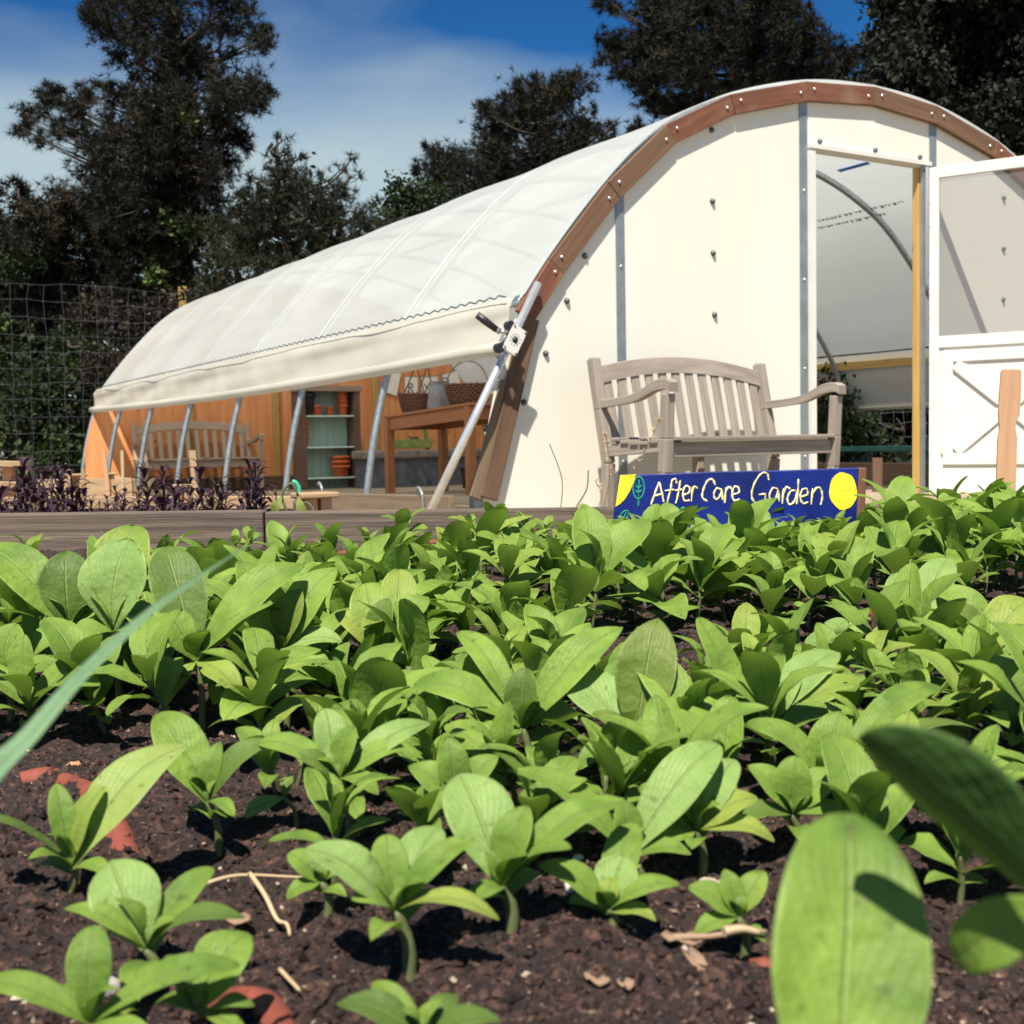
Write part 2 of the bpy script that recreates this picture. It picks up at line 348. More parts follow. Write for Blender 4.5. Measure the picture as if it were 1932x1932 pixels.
MT['leafshade'] = leaf_mat('shade_darkened_leaf', (.030, .075, .016), (.06, .12, .026), .3, (.08, .18, .02), .48, .2, (.16, .24, .07), .10, 0)  # leaf green darkened to stand for shade on the near leaf's underside
MT['purple'] = leaf_mat('purple_basil_leaf', (.018, .010, .018), (.055, .028, .045), .3, (.05, .012, .02), .4, 0, (.05, .02, .03), .15)
MT['blade'] = leaf_mat('grass_blade_leaf', (.09, .19, .10), (.17, .29, .15), .3, (.2, .35, .1), .5, 0)
MT['stem'] = paint('seedling_stem', (.085, .10, .035), .6, .3, 60)
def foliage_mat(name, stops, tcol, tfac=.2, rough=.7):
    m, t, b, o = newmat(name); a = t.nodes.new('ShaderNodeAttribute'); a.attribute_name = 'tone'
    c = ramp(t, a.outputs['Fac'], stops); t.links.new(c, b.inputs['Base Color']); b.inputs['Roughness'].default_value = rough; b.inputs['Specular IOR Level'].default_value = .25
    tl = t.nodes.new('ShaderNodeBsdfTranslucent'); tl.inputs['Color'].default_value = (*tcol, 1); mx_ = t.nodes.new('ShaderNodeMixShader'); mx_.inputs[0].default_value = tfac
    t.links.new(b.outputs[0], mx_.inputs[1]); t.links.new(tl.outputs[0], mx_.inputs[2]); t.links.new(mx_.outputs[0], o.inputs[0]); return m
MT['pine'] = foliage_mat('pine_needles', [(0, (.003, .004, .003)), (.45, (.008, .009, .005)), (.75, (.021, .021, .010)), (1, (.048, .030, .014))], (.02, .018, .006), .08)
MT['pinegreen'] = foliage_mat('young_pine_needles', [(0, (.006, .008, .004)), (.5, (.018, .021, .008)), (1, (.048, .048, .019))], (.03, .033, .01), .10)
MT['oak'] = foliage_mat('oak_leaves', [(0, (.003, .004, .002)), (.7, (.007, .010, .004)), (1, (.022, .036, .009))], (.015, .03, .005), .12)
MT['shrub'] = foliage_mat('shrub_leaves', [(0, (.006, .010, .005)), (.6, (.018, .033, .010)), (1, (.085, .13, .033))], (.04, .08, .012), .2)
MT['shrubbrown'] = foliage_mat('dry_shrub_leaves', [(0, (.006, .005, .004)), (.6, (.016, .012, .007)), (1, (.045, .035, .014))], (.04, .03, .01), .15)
def soil_mat():
    m, t, b, o = newmat('potting_soil'); v = mapped(t, 'Object')
    big = noise(t, v, 7, 5, .6); fine = noise(t, v, 420, 4, .7); grain = noise(t, v, 150, 4, .65)
    c = ramp(t, grain, [(.36, (.005, .0022, .002)), (.54, (.038, .017, .013)), (.68, (.18, .082, .056))])
    c = mixc(t, math_(t, 'MULTIPLY', big, .55), c, (.016, .008, .009))
    c = mixc(t, ramp(t, fine, [(.62, (0, 0, 0)), (.68, (.8, .8, .8))]), c, (.30, .21, .16))
    t.links.new(c, b.inputs['Base Color']); b.inputs['Roughness'].default_value = .9
    h = math_(t, 'ADD', math_(t, 'MULTIPLY', grain, .8), math_(t, 'MULTIPLY', fine, .45)); bump(t, b, h, 1.0, .009)
    return m
MT['soil'] = soil_mat()
MT['crumb'] = foliage_mat('soil_crumbs', [(0, (.007, .004, .004)), (.5, (.030, .016, .014)), (.85, (.085, .050, .038)), (.95, (.22, .15, .105)), (1, (.50, .42, .34))], (.05, .03, .02), .0, .9)
def ground_mat():
    m, t, b, o = newmat('sandy_ground'); v = mapped(t, 'Object'); f = noise(t, v, 1.2, 6, .6); g = noise(t, v, 60, 4)
    c = mixc(t, .5, ramp(t, f, [(.35, (.16, .12, .075)), (.65, (.34, .27, .18))]), ramp(t, g, [(.3, (.12, .09, .06)), (.7, (.40, .32, .22))]))
    t.links.new(c, b.inputs['Base Color']); b.inputs['Roughness'].default_value = .95; bump(t, b, g, .6, .02); return m
MT['ground'] = ground_mat()

# ================================================================ SETTING
rng = np.random.default_rng(7); random.seed(7)
def smooth_noise(shape, seed):
    r_ = np.random.default_rng(seed); return r_.random(shape)
def vnoise(x, y, seed=0, octs=4):
    # value noise on arrays
    tab = np.random.default_rng(seed).random((256, 256)); t = np.zeros_like(x, float); a = 1.0
    for k in range(octs):
        xi = np.floor(x).astype(int); yi = np.floor(y).astype(int); fx = x - xi; fy = y - yi
        fx = fx * fx * (3 - 2 * fx); fy = fy * fy * (3 - 2 * fy)
        g = lambda i, j: tab[(xi + i) % 256, (yi + j) % 256]
        t += a * ((g(0, 0) * (1 - fx) + g(1, 0) * fx) * (1 - fy) + (g(0, 1) * (1 - fx) + g(1, 1) * fx) * fy - .5)
        x = x * 2.03 + 17.1; y = y * 2.03 + 5.3; a *= .5
    return t
# ground: one sheet to the horizon; falls gently behind the greenhouse front
xs = np.concatenate([[-900, -200, -60], np.linspace(-24, 24, 33), [60, 200, 900]]); ys = np.concatenate([[-900, -100, -20], np.linspace(-5, 45, 41), [80, 200, 900]])
P = []
for x in xs:
    row = []
    for y in ys:
        v_ = (np.array([x, y, 0]) - GO) @ GV
        row.append((x, y, gz(min(max(v_, 0), 14)) - .004))
    P.append(row)
go = MB().grid(P).build('ground', MT['ground']); tag(go, kind='structure')

# ================================================================ GREENHOUSE
CX, LEN = 3.4, 11.5
HALF = [(0, 2.955), (.35, 2.94), (.68, 2.90), (1.02, 2.825), (1.37, 2.72), (1.65, 2.60), (1.91, 2.46), (2.15, 2.275), (2.38, 2.05), (2.61, 1.80), (2.82, 1.545), (2.95, 1.37), (3.06, 1.20), (3.18, .86), (3.28, .45), (3.36, -.05), (3.37, -.12)]
def catmull(pts, k=4):
    pts = [V(p) for p in pts]; o = []
    for i in range(len(pts) - 1):
        p0, p1, p2, p3 = pts[max(i - 1, 0)], pts[i], pts[i + 1], pts[min(i + 2, len(pts) - 1)]
        for j in range(k):
            t = j / k; o.append(.5 * ((2 * p1) + (-p0 + p2) * t + (2 * p0 - 5 * p1 + 4 * p2 - p3) * t * t + (-p0 + 3 * p1 - 3 * p2 + p3) * t ** 3))
    o.append(pts[-1]); return o
HC = catmull(HALF, 3)
FULL = [(CX - p[0], p[1]) for p in HC[::-1]] + [(CX + p[0], p[1]) for p in HC[1:]]        # left foot ... right foot
FX = np.array(FULL)
def normals2(pts):
    pts = np.array(pts); t = np.gradient(pts, axis=0); n = np.stack([-t[:, 1], t[:, 0]], 1); n /= np.linalg.norm(n, axis=1)[:, None]; return n
FN = normals2(FX)
def ztop(x): return float(np.interp(abs(x - CX), [p[0] for p in HC], [p[1] for p in HC]))
gh = empty('greenhouse', GO, ANG, 'white hoop greenhouse with film roof, wooden arch and open door', 'greenhouse')
HV = [0.06] + [LEN / 7 * i for i in range(1, 7)] + [LEN - .03]
HIN = FX - FN * .020
for k_, hv in enumerate(HV):
    MB().tube([(x, hv, z) for x, z in HIN if k_ or z > 1.22], .027, 8).build('hoop', MT['galv'], gh)
# --- roof film
hipL = [i for i in range(len(FULL)) if FULL[i][1] >= 1.29]
sel = FX[hipL] + FN[hipL] * .014
vs_ = np.linspace(-.035, LEN + .02, 99)
P = []
for (x, z), n in zip(sel, FN[hipL]):
    row = []
    for v_ in vs_:
        ph = (v_ % (LEN / 7)) / (LEN / 7); s = -.014 * math.sin(math.pi * ph) ** 1.6 if 0 < v_ < LEN else 0
        s += .002 * math.sin(v_ * 2.1 + z * 3.0) * math.sin(z * 4.0 + v_ * .7)
        row.append((x + n[0] * s, v_, z + n[1] * s))
    P.append(row)
rf = MB().grid(P).build('roof_film', MT['film'], gh)
# added pale bands painting the crease highlight of the film over each hoop
for hv in HV[1:-1]:
    P = [[(x + n[0] * .004, hv + dv, z + n[1] * .004) for dv in (-.012, .012)] for (x, z), n in zip(sel, FN[hipL])]
    MB().grid(P).build('crease_highlight', MT['creaselight'], gh)
# --- roll-up curtains, left and right
def curtain(sgn, znear, zfar, xn, xf, sag, y0, y1):
    P = []; nv = 121
    x0 = CX - sgn * 3.062; z0 = 1.312
    for i in range(15):
        t = i / 14; row = []
        for j in range(nv):
            q = j / (nv - 1); v_ = y0 + (y1 - y0) * q; k = 4 * q * (1 - q)
            xe = xn + (xf - xn) * q; ze = znear + (zfar - znear) * q - sag * k
            x = x0 + (xe - x0) * t ** .8; z = z0 + (ze - z0) * t
            rip = (.020 * math.sin(v_ * 2.3 + 1.2 * math.sin(v_ * .7) - t * 3.6) + .006 * math.sin(v_ * 6 - t * 2.4)) * math.sin(math.pi * t) ** .7 + .004 * math.sin(v_ * 11 + t * 3) * t * (1 - t) * 3
            row.append((x - sgn * (rip + .016 * math.sin(math.pi * min(1, t * 2.2)) * (t < .4545)), v_, z))
        P.append(row)
    c = MB().grid(P).build('side_curtain', MT['curtain'], gh)
    pts = []
    for j in range(41):
        q = j / 40; pts.append((xn + (xf - xn) * q - sgn * .004, y0 - .07 + (y1 - y0 + .16) * q, znear + (zfar - znear) * q - sag * 4 * q * (1 - q) - .012))
    MB().tube(pts, .041, 12).build('roll_tube', MT['curtain'], c)
curtain(1, 1.005, 1.035, .20, .27, .055, -.03, LEN)
curtain(-1, .78, .80, 6.72, 6.72, .02, .02, LEN)
# wiggle wire in its channel along the hip
wz = []
k = 0; v_ = .0
while v_ < LEN - .05:
    wz.append((.325 - .040 - (.004 if k % 2 else 0), v_, 1.315 + (.008 if k % 2 else -.007))); v_ += .055 if k % 3 else .075; k += 1
MB().tube(wz, .0048, 4).build('wiggle_wire', MT['black'], gh)
MB().bar((.425, .05, 1.30), (.425, LEN, 1.30), .03, .06, (0, 0, 1)).build('hip_channel', MT['galv'], gh)
MB().bar((6.545, .1, 1.235), (6.545, LEN - .1, 1.235), .035, .145).build('hip_board', MT['yellow'], gh)
MB().bar((3.4, .06, 2.885), (3.4, LEN, 2.885), .035, .035).build('ridge_pipe', MT['galv'], gh)
# --- wooden arch boards
JX = [3.06, 2.82, 2.38, 1.91, 1.37, .68, 0, -.68, -1.37, -1.91, -2.38, -2.82, -3.06]
jp = [V((CX - d, ztop(CX - d))) for d in JX]; jp[0] = V((.34, 1.225)); jp[-1] = V((6.46, 1.225))
jn = normals2(jp)
for i in range(len(jp) - 1):
    a, b = jp[i], jp[i + 1]; na, nb = jn[i], jn[i + 1]; W_ = .132
    ca = 1 / max(.8, abs(na @ normals2([a, b])[0])); cb = 1 / max(.8, abs(nb @ normals2([a, b])[0]))
    d = nrm(b - a); g_ = .0015
    poly = [a + d * g_, b - d * g_, b - nb * W_ * cb - d * g_, a - na * W_ * ca + d * g_]
    mb = MB(); ln = np.linalg.norm(b - a); y0 = -.046 + (.004 if i % 2 else 0)
    vs = [(p[0], t, p[1]) for t in (y0, -.006) for p in poly]; q = i * 1.7
    fs = [(0, 1, 2, 3), (7, 6, 5, 4), (1, 0, 4, 5), (2, 1, 5, 6), (3, 2, 6, 7), (0, 3, 7, 4)]
    mb.add(vs, fs, [[(q, 0), (q + ln, 0), (q + ln, W_), (q, W_)], [(q + ln, W_), (q, W_), (q, 0), (q + ln, 0)][::-1]] + [[(q, .2), (q + ln, .2), (q + ln, .24), (q, .24)]] * 4)
    for p in (a * .9 + b * .1 - na * .05, a * .1 + b * .9 - nb * .07): mb.ball((p[0], y0 - .003, p[1]), .011, 8, 1)
    mb.build('arch_board', [MT['cedarbrown' if i in (1, 2, 6, 7, 10) else 'cedar'], MT['chrome']], gh, .003)
# --- white end wall panels
def wall_poly(x0, x1, z0, inset=.05):
    xs_ = np.linspace(x0, x1, 22); top = [(x, max(ztop(x) - inset, z0)) for x in xs_]
    return [(x1, z0)] + top[::-1] + [(x0, z0)] if z0 < top[0][1] - .01 else [(x1, z0)] + top[::-1]
DX0, DX1, DZ = 2.80, 3.975, 2.435
panels = [(.09, 1.135, .0), (1.135, 2.727, .0), (2.727, 4.06, DZ + .04), (4.06, 5.67, .0), (5.67, 6.71, .0)]
fnw = lambda x, z, t: (x, t, z)
pan = []
for x0, x1, z0 in panels:
    pan.append(MB().prism(wall_poly(x0 + .001, x1 - .001, z0), fnw, .0, .012).build('wall_panel', MT['poly'], gh))
bolt = None
BOLTS = [(.97, 1.879, 0), (.864, 1.588, 0), (.724, 1.303, 0), (.562, .976, 0), (.399, .678, 0), (.238, .347, 0), (1.90, 2.48, 1), (1.90, 2.013, 1), (1.903, 1.671, 1), (1.91, 1.264, 1), (1.912, .86, 1), (1.915, .45, 1),
         (2.888, 2.515, 2), (3.448, 2.515, 2), (3.925, 2.515, 2), (4.9, 2.3, 3), (4.9, 1.9, 3), (4.9, 1.5, 3), (4.9, 1.1, 3), (4.9, .7, 3), (5.86, 1.85, 4), (6.05, 1.45, 4), (6.3, .9, 4)]
bm_ = MB().lathe([(.0001, -.022), (.008, -.021), (.015, -.015), (.019, -.006), (.021, 0), (.021, .004)], n=10)
for i in range(len(bm_.v)): x, y, z = bm_.v[i]; bm_.v[i] = (x, z, y)
bme = bm_.mesh('bolt', paint('dark_bolt_steel', (.085, .09, .10), .45, .2, 20, .4))
for x, z, k in BOLTS:
    o = bpy.data.objects.new('bolt', bme); link(o); o.parent = pan[k]; o.location = (x, 0, z)
for x, wd, zb in ((1.135, .066, .0), (2.727, .072, .0), (4.066, .075, .0), (5.67, .066, .0)):
    zt = ztop(x) - .10; mb = MB().bar((x, -.004, zb), (x, -.004, zt), wd, .008, (0, 1, 0))
    for z in np.arange(zb + .3, zt, .62): mb.ball((x, -.010, z), .009, 6, 1)
    mb.build('metal_strip', [MT['strip'], MT['chrome']], gh)
PX_ = min(np.linspace(3.85, 4.2, 100), key=lambda u_: abs(pix(G(u_, .055, 1.0))[0] - 1727))
print('PX', PX_)
MB().bar((2.80, -.012, .0), (2.80, -.012, DZ + .03), .05, .03, (0, 1, 0)).bar((2.77, -.012, DZ + .035), (4.02, -.012, DZ + .035), .03, .045, (0, 1, 0)).bar((2.83, .03, DZ + .015), (3.95, .03, DZ + .015), .05, .012).build('door_jamb', MT['white'], gh)
MB().bar((PX_, .045, -.05), (PX_, .045, DZ + .1), .032, .055, (0, 1, 0)).build('door_post', MT['yellow'], gh, .004)
MB().bar((3.962, -.003, -.02), (3.962, -.003, DZ + .02), .028, .02, (0, 1, 0)).build('hinge_strip', MT['strip'], gh)
# --- open door: white frame, insect screen, panel with a crossbuck
DA = math.atan2(-.889, .457)
def dl(x, y, z): c, s = math.cos(DA), math.sin(DA); return (3.985 + x * c - y * s, -.045 + x * s + y * c, z)
def dbar(mb, x0, z0, x1, z1, wd, th, y=0, m=0):
    n = V((-math.sin(DA), math.cos(DA), 0)); return mb.bar(dl(x0, y, z0), dl(x1, y, z1), wd, th, n, m)
d = MB(); DWID, DB, DT, DM = 1.13, -.02, 2.43, 1.13
dbar(d, .035, DB, .035, DT, .07, .036); dbar(d, DWID - .035, DB, DWID - .035, DT, .07, .036); dbar(d, .07, DT - .04, DWID - .07, DT - .04, .08, .034); dbar(d, .07, DM + .0, DWID - .07, DM + .0, .085, .034); dbar(d, .07, DB + .04, DWID - .07, DB + .04, .08, .034)
for z in np.arange(.3, 2.3, .17): d.ball(dl(.012, -.02, z), .006, 6)
do = d.build('door', MT['white'], gh, .004)
s_ = MB(); dbar(s_, .07, DM + .04, .07, DM + .041, .001, .001)
s_ = MB().add([dl(.07, 0, DM + .04), dl(DWID - .07, 0, DM + .04), dl(DWID - .07, 0, DT - .08), dl(.07, 0, DT - .08)], [(0, 1, 2, 3)]).build('screen', MT['screen'], do)
p_ = MB(); dbar(p_, .07, (DB + DM) / 2 + .015, DWID - .07, (DB + DM) / 2 + .015, DM - DB - .10, .014, .004); p_.build('kick_panel', MT['white'], do)
cb = MB(); x0, x1, z0, z1 = .13, DWID - .13, .25, 1.02
for a in ((x0 - .03, z0, x1 + .03, z0), (x0 - .03, z1, x1 + .03, z1), (x0, z0 + .04, x0, z1 - .04), (x1, z0 + .04, x1, z1 - .04)): dbar(cb, *a, .085, .022, -.008)
dbar(cb, x0 + .06, z0 + .06, x1 - .06, z1 - .06, .085, .02, -.010); dbar(cb, x0 + .06, z1 - .06, x1 - .06, z0 + .06, .085, .022, -.0115)
cb.build('crossbuck', MT['white'], do, .004)
# --- brown leg brace, steel foot, base boards
MB().bar((.435, -.030, 1.185), (.118, -.030, .105), .115, .045, (0, 1, 0)).build('leg_brace', MT['brown'], gh, .004)
MB().bar((.268, -.018, .80), (.035, -.018, .11), .075, .03, (0, 1, 0)).build('leg_brace', MT['basewood'], gh, .004)
MB().bar((.07, .03, -.12), (.07, .03, .12), .06, .06).build('hoop_foot', MT['strip'], gh)
bb = MB()
for i in range(3):
    a, b_ = .12 + i * 3.79, .12 + (i + 1) * 3.79 - .004
    bb.bar((-.045, a, gz(a) + .0), (-.045, b_, gz(b_) + .0), .04, .25)
bb = bb.build('base_board', MT['basewood'], gh, .004)
bk = MB().tube(catmull([(-.07, 0, -.08), (-.075, 0, .10), (-.075, .02, .14), (-.072, .06, .165), (-.07, .09, .15)], 4), .010, 6).mesh('bracket', MT['strip'])
for v_ in (.45, 2.1):
    o = bpy.data.objects.new('bracket', bk); link(o); o.parent = bb; o.location = (0, v_, 0)
MB().bar((6.83, .12, 0), (6.83, LEN, -.1), .04, .25).build('base_board', MT['brown'], gh, .004)
# --- far end wall of orange plywood with studs
bw = MB(); xe = [.12, 1.0, 2.22, 3.44, 4.66, 5.88, 6.69]
for i in range(6):
    poly = wall_poly(xe[i] + .002, xe[i + 1] - .002, -.22, .04); b0 = len(bw.uv)
    bw.prism(poly, fnw, LEN - .075, LEN - .06)
    for j in range(b0, len(bw.uv)): u_, q = bw.uv[j]; bw.uv[j] = (q + i * 1.37, u_ + i * .7)
bw = bw.build('back_wall', MT['ply'], gh)
for x in (1.62, 2.945, 4.62, 6.30):
    MB().bar((x, LEN - .10, -.2), (x, LEN - .10, ztop(x) - .1), .10, .045, (0, 1, 0)).build('stud', MT['yellow'], gh, .003)
MB().bar((3.13, LEN - .095, -.2), (3.13, LEN - .095, 2.6), .14, .02, (0, 1, 0)).build('wall_batten', MT['ply'], gh, .003)
MB().bar((.2, LEN - .10, -.10), (6.6, LEN - .10, -.10), .05, .2).build('sill_board', MT['brown'], gh, .003)
# blue tape on the film seen through the door
RI = [i for i in range(len(FULL)) if FULL[i][0] > CX + .6 and FULL[i][1] > 1.3]
def on_film(px, py):
    best = None
    for i in RI:
        for k in range(4):
            a = (FX[i] * (1 - k / 4) + FX[min(i + 1, len(FX) - 1)] * k / 4) - FN[i] * .006
            for v_ in np.arange(.3, 7, .05):
                q = pix(G(a[0], v_, a[1])); e = (q[0] - px) ** 2 + (q[1] - py) ** 2
                if best is None or e < best[0]: best = (e, a[0], v_, a[1], i)
    return best
def film_mark(mb, x, v_, z, i, lv, lw):
    t = nrm(FX[min(i + 1, len(FX) - 1)] - FX[i - 1]); mb.add([(x, v_, z), (x, v_ + lv, z), (x + t[0] * lw, v_ + lv, z + t[1] * lw), (x + t[0] * lw, v_, z + t[1] * lw)], [(0, 1, 2, 3)])
a, b = on_film(1596, 316), on_film(1640, 306); mb = MB(); film_mark(mb, a[1], min(a[2], b[2]), a[3], a[4], abs(b[2] - a[2]) + .1, .05); mb.build('blue_tape', paint('blue_tape_paint', (.02, .18, .62)), gh)
a, b = on_film(1540, 418), on_film(1704, 380); mb = MB(); rp_ = random.Random(4); v_ = min(a[2], b[2]); e_ = max(a[2], b[2])
for row in (0, .07):
    v_ = min(a[2], b[2]) + row * 3; film_mark(mb, a[1], v_, a[3] - row, a[4], e_ - v_, .004)
    while v_ < e_:
        l_ = rp_.uniform(.012, .035); film_mark(mb, a[1] + FN[a[4]][0] * 0, v_, a[3] - row, a[4], l_, rp_.uniform(.02, .04)); v_ += l_ + rp_.uniform(.01, .05)
mb.build('film_print', paint('grey_print_ink', (.16, .17, .19)), gh)

# ================================================================ CRANK AND ITS POLE
pole = empty('guide_pole', G(-.33, -.1, 0), 0, 'bright steel guide pole leaning up to the arch', 'pole')
def rel(p, o): return V(p) - V(o.location)
pole.location = tuple(G(-.345, -.10, 0))
pa, pb = G(-.345, -.10, -.02), G(.455, -.10, 1.385)
MB().tube([rel(pa, pole), rel(pb, pole)], .0245, 12).build('pipe', MT['chrome'], pole)
MB().tube([rel(G(.452, -.10, 1.33), pole), rel(G(.462, -.045, 1.335), pole)], .02, 8).tube([rel(G(.475, -.07, 1.37), pole), rel(G(.385, -.07, 1.21), pole)], .016, 8).build('bracket', MT['strip'], pole)
pd = nrm(pb - pa)                              # along the pole
pc = G(.228, -.19, 1.034)
cr_ = empty('hand_crank', pc, 0, 'steel hand crank gearbox with black handle on the guide pole', 'crank')
sdv = -nrm(np.cross(pd, -GV)); fv = -GV           # in-plane side, outward
def cl(a, b, c): return a * sdv + b * pd + c * fv  # side, along pole, out
hh, hw = .082, .05
ring = [(math.cos(t) * .021, math.sin(t) * .021) for t in np.linspace(0, 2 * math.pi, 24, endpoint=False)]
pl = MB(); outer = []
for x, y in ring:
    k = min(hw / max(abs(x), 1e-6), hh / max(abs(y), 1e-6)); outer.append((x * k, y * k))
for c0, flip in ((.006, 0), (-.002, 1)):
    vs = [cl(x, y, c0) for x, y in ring] + [cl(x, y, c0) for x, y in outer]
    pl.add(vs, [((i, (i + 1) % 24, 24 + (i + 1) % 24, 24 + i) if flip else (24 + i, 24 + (i + 1) % 24, (i + 1) % 24, i)) for i in range(24)])
pl.add([cl(x, y, .006) for x, y in outer] + [cl(x, y, -.002) for x, y in outer], [(i, (i + 1) % 24, 24 + (i + 1) % 24, 24 + i) for i in range(24)])
for t in np.linspace(0, 2 * math.pi, 10, endpoint=False): pl.ball(cl(math.cos(t) * .033, math.sin(t) * .033, .006), .0038, 6, 1)
for a in (-1, 1):
    for b in (-1, 1): pl.ball(cl(a * .041, b * .071, .007), .0065, 8, 1)
pl.build('gear_plate', [MT['white'], MT['black']], cr_)
MB().tube([cl(0, 0, -.004), cl(0, 0, -.055)], .04, 14).ball(cl(0, 0, -.003), .02, 10, 1).build('gear_housing', [MT['strip'], MT['black']], cr_)
MB().bar(cl(0, -.07, -.055), cl(0, .07, -.055), .09, .006, fv).build('gear_plate', MT['chrome'], cr_)
wh = MB()
for a, b in ((.055, -.085), (.055, .065)): wh.tube([cl(a, b, -.01), cl(a, b, -.05)], .03, 12)
wh.build('guide_roller', MT['black'], cr_)
h0 = cl(.045, .03, -.02); D_ = (pc - CPOS) @ FW; h1, h2 = at(942, 626, D_ - .03) - pc, at(900, 594, D_ - .06) - pc
MB().tube([h0, h1], .011, 8).tube([h1 * .9 + h0 * .1, h1 + nrm(h2 - h1) * .03], .018, 8).build('crank_arm', MT['galv'], cr_)
MB().tube([h1 + nrm(h2 - h1) * .02, h1 * .4 + h2 * .6, h2], [.019, .023, .021], 10).build('handle', MT['black'], cr_)

# ================================================================ GARDEN BENCHES
def make_bench(label, wd, mat, group=None):
    t = empty('garden_bench', (0, 0, 0), 0, label, 'bench', group); hw_ = wd / 2
    def back(z): return .20 + max(0, z - .30) * .20 if z > .30 else .20 + (.30 - z) * .07   # y of the back plane at height z
    for s in (-1, 1):
        x = s * (hw_ - .03); pts = [(x, back(0), 0), (x, back(.3), .30), (x, back(.62), .62), (x, back(.92), .925)]
        mb = MB()
        for a, b in zip(pts[:-1], pts[1:]): mb.bar(a, V(b) + (0, 0, .001), .06, .065, (0, 1, 0))
        mb.ball((x, back(.92), .925), .032, 8, 0, (1, 1, .45)); mb.build('leg', mat, t, .006)
        mb = MB(); fl = [(x, -.30, 0), (x, -.285, .25), (x, -.30, .44), (x, -.315, .69)]
        for (a, b), w0 in zip(zip(fl[:-1], fl[1:]), (.058, .066, .062)): mb.bar(a, V(b) + (0, 0, .001), .058, w0, (0, 1, 0))
        mb.build('leg', mat, t, .006)
        ar = catmull([(x, back(.66) - .02, .655), (x, .07, .665), (x, -.08, .685), (x, -.22, .735), (x, -.32, .745), (x, -.365, .725)], 4)
        P = [[], [], [], []]; mb = MB()
        rings = []
        for i, p in enumerate(ar):
            q = i / (len(ar) - 1); h_ = .054 - .012 * math.sin(q * 6.0) * (1 - q); ww = .05 + .02 * q
            rings.append([(p[0] - ww / 2, p[1], p[2] - h_ / 2), (p[0] + ww / 2, p[1], p[2] - h_ / 2), (p[0] + ww / 2, p[1], p[2] + h_ / 2), (p[0] - ww / 2, p[1], p[2] + h_ / 2), (p[0] - ww / 2, p[1], p[2] - h_ / 2)])
        mb.grid(rings, 0, lambda a, b: (a * .03, b * .04), False)
        mb.add(rings[0][:4], [(3, 2, 1, 0)]); mb.add(rings[-1][:4], [(0, 1, 2, 3)]); mb.build('armrest', mat, t, .005)
        MB().bar((x, -.27, .40), (x, .20, .375), .035, .07).build('side_rail', mat, t, .004)
    mb = MB(); k = 18; rings = []
    for i in range(k + 1):
        x = -hw_ + .06 + (wd - .12) * i / k; q = (x / (hw_ - .06)) ** 2; zt = .925 - .075 * q + .03; h_ = .10
        y = back(zt - .05); rings.append([(x, y - .022, zt - h_), (x, y + .012, zt - h_), (x, y + .032, zt), (x, y - .002, zt), (x, y - .022, zt - h_)])
    mb.grid(rings, 0, lambda a, b: (a * .08, b * .045), False); mb.build('top_rail', mat, t, .004)
    n = 12
    for i in range(n):
        x = -hw_ + .06 + (wd - .12) * (i + .5) / n; zt = .925 - .075 * (x / (hw_ - .06)) ** 2 + .03 - .09
        MB().bar((x, back(.44) + .0, .43), (x, back(zt) + .006, zt), .062, .018, (0, 1, 0)).build('back_slat', mat, t, .003)
    MB().bar((-hw_ + .06, back(.42), .415), (hw_ - .06, back(.42), .415), .03, .06).build('lower_rail', mat, t, .004)
    for i in range(6):
        y = -.30 + i * .082; z = .445 - .028 * math.sin(math.pi * min(1, (i + .3) / 5.5))
        MB().bar((-hw_ + (.062 if i < 1 else .0), y, z), (hw_ - (.062 if i < 1 else .0), y, z), .066, .022).build('seat_slat', mat, t, .004)
    MB().bar((-hw_ + .06, -.285, .375), (hw_ - .06, -.285, .375), .03, .085).build('apron', mat, t, .004)
    MB().bar((0, -.27, .37), (0, .19, .36), .04, .06).build('side_rail', mat, t, .004)
    MB().bar((-.02, .15, 0), (-.02, .16, .39), .055, .055, (0, 1, 0)).build('leg', mat, t, .004)
    return t
b1 = make_bench('weathered grey teak bench outside against the white end wall', 1.50, MT['teak'])
b1.location = tuple(G(1.455, -.56, 0)); b1.rotation_euler = (0, 0, ANG + R(5))
b2 = make_bench('teak bench inside the greenhouse before the orange plywood wall', 1.72, MT['teak_far'])
b2.location = tuple(G(1.60, LEN - .55, gz(LEN) + .02)); b2.rotation_euler = (0, 0, ANG); b2.scale = (1, 1, 1.08)

# ================================================================ INSIDE THE GREENHOUSE
LS = 10.3
zf = gz(LS)
x0, z1 = gpl(560, 728, LS); x1, _ = gpl(680, 728, LS)
sw = x1 - x0; sh = empty('shelf_unit', G((x0 + x1) / 2, LS + .16, zf), ANG, 'aqua backed wooden shelf unit holding flower pots', 'shelf')
H_ = z1 - zf; W_ = sw
for s in (-1, 1): MB().bar((s * (W_ / 2 - .07), -.02, 0), (s * (W_ / 2 - .07), -.02, H_ - .07), .09, .34, (0, 1, 0)).build('side_panel', MT['shelfdark'], sh, .004)
MB().bar((-W_ / 2, -.03, H_ - .035), (W_ / 2, -.03, H_ - .035), .38, .085).build('top_board', MT['shelftop'], sh, .006)
mb = MB()
for i in range(7):
    a = -W_ / 2 + .115 + (W_ - .23) * i / 7; bwd = (W_ - .23) / 7
    mb.bar((a + bwd / 2, .13, 0), (a + bwd / 2, .13, H_ - .078), bwd - .004, .016, (0, 1, 0))
mb.build('back_panel', MT['aqua'], sh)
SHZ = []
for py in (785, 844, 902):
    z = gpl(620, py, LS)[1] - zf; SHZ.append(z)
    MB().bar((-W_ / 2 + .117, -.02, z), (W_ / 2 - .117, -.02, z), .28, .022).build('shelf_board', MT['aquashelf'], sh, .003)
